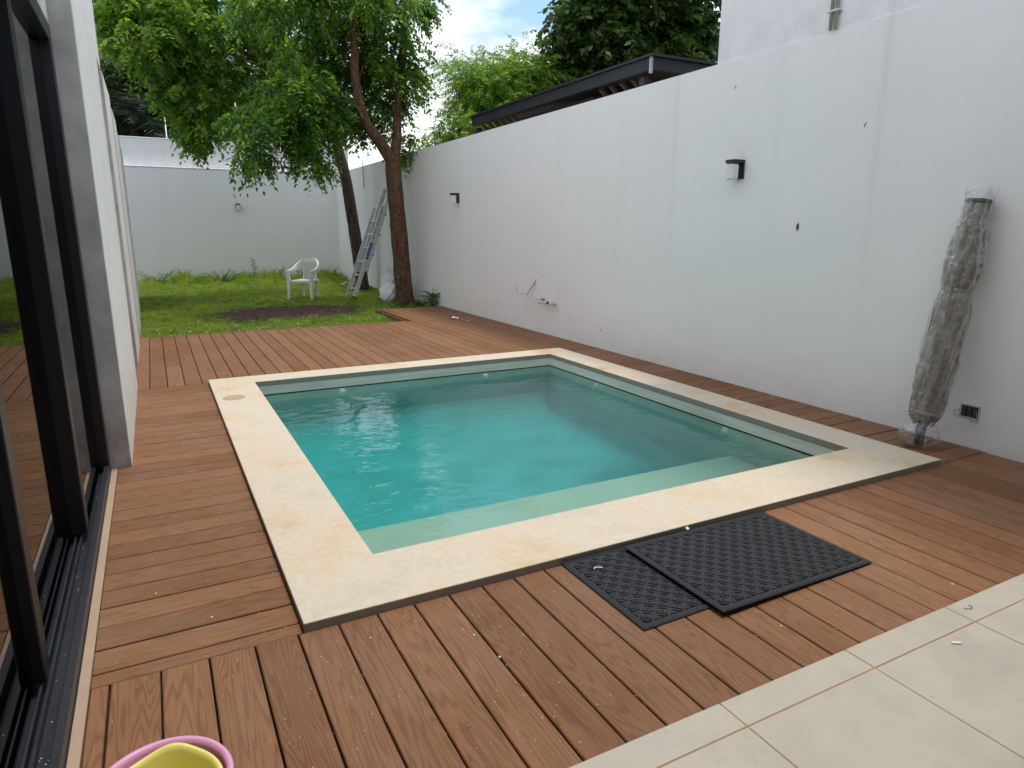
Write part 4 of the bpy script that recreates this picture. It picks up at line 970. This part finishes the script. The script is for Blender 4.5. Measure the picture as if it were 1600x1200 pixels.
# chain hanging in the corner behind the trees
t = empty('hanging_chain', (XW - .03, 14.2, 2.95), label='dark chain hanging down the right wall behind the trees', cat='chain')
for k in range(16):
    a = MB(); ax = k % 2
    pts = [(math.cos(q_) * .012 * (1 - ax), math.cos(q_) * .012 * ax, math.sin(q_) * .024) for q_ in np.linspace(0, 2 * PI, 9)]
    a.tube(pts, .004, 5).build('link', MBLACK, t).location = (0, 0, -.04 * k)

# silver shower head lying on the deck
t = empty('hand_shower', (3.80, 7.62, 0), math.radians(-72), label='round chrome shower head lying on the far deck with its short hose', cat='shower')
q = MB().lathe([(0, .05), (.028, .048), (.045, .035), (.048, .018), (.040, .002), (0, .0)], 20); q.build('head', MCHROME, t, smooth=True)
MB().tube([(.04, 0, .025), (.09, .01, .022), (.11, .012, .02)], [.016, .018, .014], 10).build('collar', MWHITEP, t, smooth=True)
MB().tube(curve([(.11, .012, .018), (.20, .0, .012), (.30, -.02, .010), (.38, -.01, .010)], 4), .007, 8).build('hose', MCHROME, t, smooth=True)

# ------------------------------------------------------------------ wrapped parasol leaning on the wall
def parasol():
    base = Vector((4.045, .29, 0)); top = Vector((4.24, .235, 1.60))
    t = empty('wrapped_parasol', base, label='closed taupe parasol wrapped in clear plastic leaning on the right wall', cat='parasol')
    ax = (top - base); Lg = ax.length; ax.normalize(); Q = ax.to_track_quat('Z', 'X').to_matrix().to_4x4()
    rn = random.Random(4)
    prof = [(.17, .07), (.20, .098), (.24, .108), (.34, .116), (.50, .126), (.66, .128), (.80, .126), (.92, .118), (1.00, .108), (1.04, .100), (1.10, .112), (1.20, .120), (1.30, .113), (1.42, .098), (1.52, .083), (1.59, .076)]
    prof = [(a, r_ * .84) for a, r_ in prof]
    def rad(z):
        for (a, ra), (b, rb) in zip(prof[:-1], prof[1:]):
            if a <= z <= b: s = (z - a) / (b - a); s = s * s * (3 - 2 * s); return ra + (rb - ra) * s
        return prof[-1][1]
    n, m_ = 96, 90; v = []; f = []
    for j in range(m_ + 1):
        z = .17 + (1.59 - .17) * j / m_
        for k in range(n):
            a = 2 * PI * k / n
            tw = .8 * math.sin(z * 2.1)
            fold = .20 * abs(math.sin(4 * a + tw + 1.2 * math.sin(z * 5))) + .05 * math.sin(11 * a + 3 * math.sin(z * 7 + a)) + .045 * math.sin(z * 60 + 5 * a) * max(0, math.sin(z * 6 + 2 * a)) + .02 * math.sin(23 * a + 9 * z)
            r = rad(z) * (.84 + fold)
            v.append((r * math.cos(a), r * math.sin(a) * 1.0, z + (.03 * math.sin(5 * a) if j == 0 else 0)))
    for j in range(m_):
        for k in range(n): a = j * n + k; b = j * n + (k + 1) % n; f.append((a, b, b + n, a + n))
    f.append(tuple(range(m_ * n, m_ * n + n)))
    mc = simple('taupe_canvas', (.21, .19, .155), rough=.85, var=.12, scale=7, bump=.5, bscale=40)
    o = MB().add([Q @ Vector(p) for p in v], f).build('canopy', mc, t, smooth=True)
    c = MB().lathe([(0, 1.606), (.066, 1.606), (.076, 1.598), (.076, 1.588), (.068, 1.584)], 32); MB().add([Q @ Vector(p) for p in c.v], c.f).build('top_cap', MTRACK, t)
    c = MB().tube([(0, 0, .015), (0, 0, .3)], .03, 20); MB().add([Q @ Vector(p) for p in c.v], c.f).build('pole', simple('grey_pole', (.09, .095, .11), rough=.35, metal=.5), t, smooth=True)
    # clear wrapping
    mpw, n_, l_, b_ = mat('clear_wrap'); n_.remove(b_)
    tc2 = n_.new('ShaderNodeTexCoord'); mpq = n_.new('ShaderNodeMapping'); mpq.inputs['Scale'].default_value = (1, 1, .8)
    l_.new(tc2.outputs['Object'], mpq.inputs[0])
    n1 = n_.new('ShaderNodeTexNoise'); n1.inputs['Scale'].default_value = 16; n1.inputs['Detail'].default_value = 6; n1.inputs['Distortion'].default_value = 1.6; l_.new(mpq.outputs[0], n1.inputs[0])
    bu = n_.new('ShaderNodeBump'); bu.inputs['Strength'].default_value = 1; bu.inputs['Distance'].default_value = .02; l_.new(n1.outputs[0], bu.inputs['Height'])
    gl = n_.new('ShaderNodeBsdfGlossy'); gl.inputs['Roughness'].default_value = .25; l_.new(bu.outputs[0], gl.inputs['Normal'])
    df = n_.new('ShaderNodeBsdfDiffuse'); df.inputs[0].default_value = (.7, .7, .72, 1)
    tp = n_.new('ShaderNodeBsdfTransparent')
    # ridges of the crinkles are milky
    ab = n_.new('ShaderNodeMath'); ab.operation = 'SUBTRACT'; ab.inputs[1].default_value = .5; l_.new(n1.outputs[0], ab.inputs[0])
    aa = n_.new('ShaderNodeMath'); aa.operation = 'ABSOLUTE'; l_.new(ab.outputs[0], aa.inputs[0])
    rr = ramp(n_, [(0., .55), (.012, .16), (.06, .06)]); l_.new(aa.outputs[0], rr.inputs[0])
    m1_ = n_.new('ShaderNodeMixShader'); l_.new(rr.outputs[0], m1_.inputs[0]); l_.new(tp.outputs[0], m1_.inputs[1]); l_.new(df.outputs[0], m1_.inputs[2])
    fr = n_.new('ShaderNodeFresnel'); fr.inputs[0].default_value = 1.38; l_.new(bu.outputs[0], fr.inputs['Normal'])
    hf = n_.new('ShaderNodeMath'); hf.operation = 'MULTIPLY'; hf.inputs[1].default_value = .6; l_.new(fr.outputs[0], hf.inputs[0])
    m2_ = n_.new('ShaderNodeMixShader'); l_.new(hf.outputs[0], m2_.inputs[0]); l_.new(m1_.outputs[0], m2_.inputs[1]); l_.new(gl.outputs[0], m2_.inputs[2]); l_.new(m2_.outputs[0], n_['Material Output'].inputs[0])
    v = []; f = []; n, m_ = 48, 70
    for j in range(m_ + 1):
        z = .012 + (1.66 - .012) * j / m_
        for k in range(n):
            a = 2 * PI * k / n
            if z < .17: r = .095 + .03 * math.sin(z / .17 * PI) - .02 * (z / .17)
            else: r = rad(min(z, 1.59)) * 1.03 + .004
            if z > 1.5: r += (z - 1.5) * .10
            r *= 1 + .045 * math.sin(7 * a + 9 * z) + .03 * math.sin(13 * a - 21 * z) + .02 * math.sin(z * 75 + a)
            if abs(z - 1.04) < .03: r = rad(z) * 1.02
            v.append((r * math.cos(a), r * math.sin(a), z + (.02 * math.sin(6 * a) if j == m_ else 0)))
    for j in range(m_):
        for k in range(n): a = j * n + k; b = j * n + (k + 1) % n; f.append((a, b, b + n, a + n))
    f.append(tuple(range(n))[::-1])
    v = [Q @ Vector(p) for p in v]
    v = [(min(p[0], 4.329 - base.x), p[1], max(p[2], .004)) for p in v]
    MB().add(v, f).build('plastic_wrap', mpw, t, smooth=True)
    for z in (.235, 1.04):
        c = MB().lathe([(rad(z) * .98, z - .012), (rad(z) * 1.04, z - .006), (rad(z) * 1.04, z + .006), (rad(z) * .98, z + .012)], 40)
        MB().add([Q @ Vector(p) for p in c.v], c.f).build('tie_strap', simple('clear_tape', (.26, .25, .23), rough=.3), t, smooth=True)
    c = MB().tube(curve([(-.02, -.11, .235), (.0, -.16, .21), (.01, -.18, .19)], 4), .005, 6); MB().add([Q @ Vector(p) for p in c.v], c.f).build('tie_end', MWHITEP, t)
parasol()

# ------------------------------------------------------------------ rubber mats
def mat_obj(cx, cy, lx, ly, z, rot, label, curl=0.0, tilt=0.0):
    t = empty('door_mat', (cx, cy, z), rot, label=label, cat='mat', group='black rubber mats beside the pool')
    t.rotation_euler = (0, tilt, rot)
    hx, hy = lx / 2, ly / 2; bw_ = .027
    b = MB()
    def zc(y): return 0
    if curl:
        q = MB(); yl = [(-.014, .0085), (-.008, .014), (-.003, .022), (-.0005, curl)]; nn = 10; vv = []; ff = []
        for i in range(nn + 1):
            x = -hx + lx * i / nn; k_ = 1 - .75 * (i / nn) ** 3
            for (dy, z_) in yl: vv.append((x, hy + dy, .0085 + (z_ - .0085) * k_))
            for (dy, z_) in yl[::-1]: vv.append((x, hy + dy + .004, .0005 + (z_ - .0085) * k_))
        for i in range(nn):
            for j in range(8): a = i * 8 + j; c = i * 8 + (j + 1) % 8; ff.append((a, c, c + 8, a + 8))
        q.add(vv, ff); q.build('curled_edge', MRUB, t)
    # base slab with rounded raised border
    nb_ = 14
    prof = [(0, 0), (0, .005), (.006, .0085), (bw_ - .008, .0085), (bw_, .0045)]
    rings = []
    v = []; f = []
    for (d, z_) in prof:
        for (x, y) in ((-hx + d, -hy + d), (hx - d, -hy + d), (hx - d, hy - d), (-hx + d, hy - d)): v.append((x, y, z_ + zc(y)))
    for i in range(len(prof) - 1):
        for k in range(4): a = i * 4 + k; c = i * 4 + (k + 1) % 4; f.append((a, c, c + 4, a + 4))
    b.add(v, f); b.build('border', MRUB, t)
    MB().box(-hx + bw_ - .001, hx - bw_ + .001, -hy + bw_ - .001, hy - bw_ + .001, .0005, .0042).build('mat_base', MRUBL, t)
    p = MB(); pit = .0735; ix, iy = hx - bw_ - .006, hy - bw_ - .006
    def dia(cx_, cy_, r0_, r1_, z0, z1):
        """square ring turned 45 degrees, clipped to the inner field"""
        for k in range(4):
            a0, a1 = PI / 2 * k, PI / 2 * (k + 1)
            pts = [(cx_ + r_ * math.cos(a), cy_ + r_ * math.sin(a)) for r_, a in ((r0_, a0), (r1_, a0), (r1_, a1), (r0_, a1))]
            if all(abs(q[0]) <= ix and abs(q[1]) <= iy for q in pts): pass
            else:
                if sum(abs(q[0]) <= ix and abs(q[1]) <= iy for q in pts) < 2: continue
                pts = [(max(-ix, min(ix, q[0])), max(-iy, min(iy, q[1]))) for q in pts]
            v_ = [(q[0], q[1], z0) for q in pts] + [(q[0], q[1], z1) for q in pts]
            p.add(v_, [(4, 5, 6, 7), (0, 1, 5, 4), (1, 2, 6, 5), (2, 3, 7, 6), (3, 0, 4, 7)])
    i = 0; ny_ = int(2 * iy / (pit / 2)) + 3
    for j in range(-1, ny_):
        y = -iy + j * pit * .5; off = (j % 2) * pit / 2
        for k in range(-1, int(2 * ix / pit) + 3):
            x = -ix + k * pit + off
            dia(x, y, .0185, .0325, .0040, .0082)
            if abs(x) < ix - .01 and abs(y) < iy - .01: p.box(x - .0055, x + .0055, y - .0055, y + .0055, .0040, .0066, R=Matrix.Translation((x, y, 0)) @ Matrix.Rotation(PI / 4, 4, 'Z') @ Matrix.Translation((-x, -y, 0)))
    p.build('raised_pattern', MRUB, t)
    return t
mat_obj(1.515, -.272, .87, .56, .001, math.radians(.5), 'black rubber mat lying underneath, partly covered and pushed against the coping', curl=.030)
m2 = mat_obj(1.833, -.318, .877, .600, .012, math.radians(.7), 'black rubber mat with raised diamond pattern lying on top of the other', tilt=math.radians(1.0))
o = MB().box(-.012, .012, -.008, .008, 0, .002, b=.0005).build('paper_tag', simple('cream_paper', (.7, .66, .56), rough=.7), label='tiny cream tag on the edge of the lower mat', cat='tag'); o.location = (1.765, -.020, .030); o.rotation_euler = (.5, 0, .5)
o = MB().tube(curve([(-.02, 0, .003), (-.008, .008, .004), (.006, .002, .004), (.018, -.006, .003)], 4), .003, 6).build('plastic_scrap', MWHITEP, label='small white plastic scrap lying on the lower mat', cat='debris'); o.location = (1.19, -.115, .010)
# scraps
def scrap(loc, s, label, m_=MWHITEP, rot=0, n='plaster_crumb'):
    o = MB().box(-s, s, -s * .35, s * .35, 0, s * .3, b=s * .12).build(n, m_, label=label, cat='debris'); o.location = loc; o.rotation_euler = (0, 0, rot); return o
scrap((1.99, -1.125, .0112), .016, 'small white plaster crumb on the beige terrace tile', rot=-.6)
o = MB().tube(curve([(-.02, .01, .002), (0, -.006, .004), (.018, .002, .004), (.016, .014, .003)], 4), .0012, 6).build('dry_twig', MDARK, label='tiny dark curled twig on the narrow edge tiles', cat='twig'); o.location = (2.26, -1.02, .011)
# fine plaster dust crumbs on the near deck: nobody could count them
n = 420
x = np.where(rng.random(n) < .55, rng.normal(.35, .3, n), rng.uniform(-.6, 3.8, n)); y = rng.uniform(-.95, -.02, n); k_ = rng.random(n) < .25; x[k_] = rng.uniform(-.6, -.02, k_.sum()); y[k_] = rng.uniform(0, 3.5, k_.sum())
x = np.clip(x, -.64, 4.2); z_ = np.full(n, .0016); k2 = rng.random(n) < .12; x[k2] = rng.uniform(-.755, -.725, k2.sum()); y[k2] = rng.uniform(-.6, 2.0, k2.sum()); z_[k2] = .0125; P = np.stack([x, y, z_], 1); s = rng.uniform(.0008, .0028, n) * (1 + 1.2 * (rng.random(n) < .04))
o8 = np.array([[1, 0, 0], [0, 1, 0], [-1, 0, 0], [0, -1, 0], [0, 0, .8]])
V = (P[:, None] + o8[None] * s[:, None, None]).reshape(-1, 3); F = (np.arange(n)[:, None, None] * 5 + np.array([[0, 1, 4], [1, 2, 4], [2, 3, 4], [3, 0, 4]])[None]).reshape(-1, 3)
fastmesh('plaster_dust', V, F, simple('dust', (.6, .57, .5), rough=.9), kind='stuff', label='tiny pale plaster crumbs scattered over the near deck planks', cat='debris')

# ------------------------------------------------------------------ pink tub with the yellow bucket inside
def tub(name, c, rx, ry, h, th, m_, label, cat, rot, lift=0, egg=.0, rim=.008):
    t = empty(name, c, rot, label=label, cat=cat); n = 64
    def rg(r, z, e=0):
        o_ = []
        for k in range(n):
            a = 2 * PI * k / n; q = 1 + egg * math.exp(-((a - PI / 2) / .35) ** 2)
            o_.append((rx * r * q * math.cos(a), ry * r * q * math.sin(a), z + e * 0 + (.012 * math.exp(-((a - PI / 2) / .4) ** 2) if egg and z > h * .9 else 0)))
        return o_
    prof = [(.02, lift), (.74, lift), (.80, lift + .01), (.90, h * .6), (.985, h - .006), (1.06, h - .004), (1.075, h + .002), (1.05, h + rim), (.985, h + rim * .9), (.955, h - .004), (.87, h * .6), (.76, lift + .012 + th), (.72, lift + th), (.02, lift + th)]
    v = []; f = []
    for r, z in prof: v += rg(r, z)
    for i in range(len(prof) - 1):
        for k in range(n): a = i * n + k; b = i * n + (k + 1) % n; f.append((a, b, b + n, a + n))
    f += [tuple(range(n))[::-1], tuple(range((len(prof) - 1) * n, len(prof) * n))]
    MB().add(v, f).build('shell', m_, t, smooth=True)
    return t
tub('pink_tub', (-.448, -.770, .0015), .142, .146, .195, .004, simple('pink_plastic', (.76, .36, .58), rough=.35, var=.03), 'round pink plastic tub on the deck with a yellow bucket inside', 'tub', 0)
tub('yellow_bucket', (-.446, -.790, .0065), .119, .124, .190, .004, simple('yellow_plastic', (.82, .74, .20), rough=.4, var=.03), 'pale yellow plastic bucket nested in the pink tub', 'bucket', math.radians(-12), egg=.05)
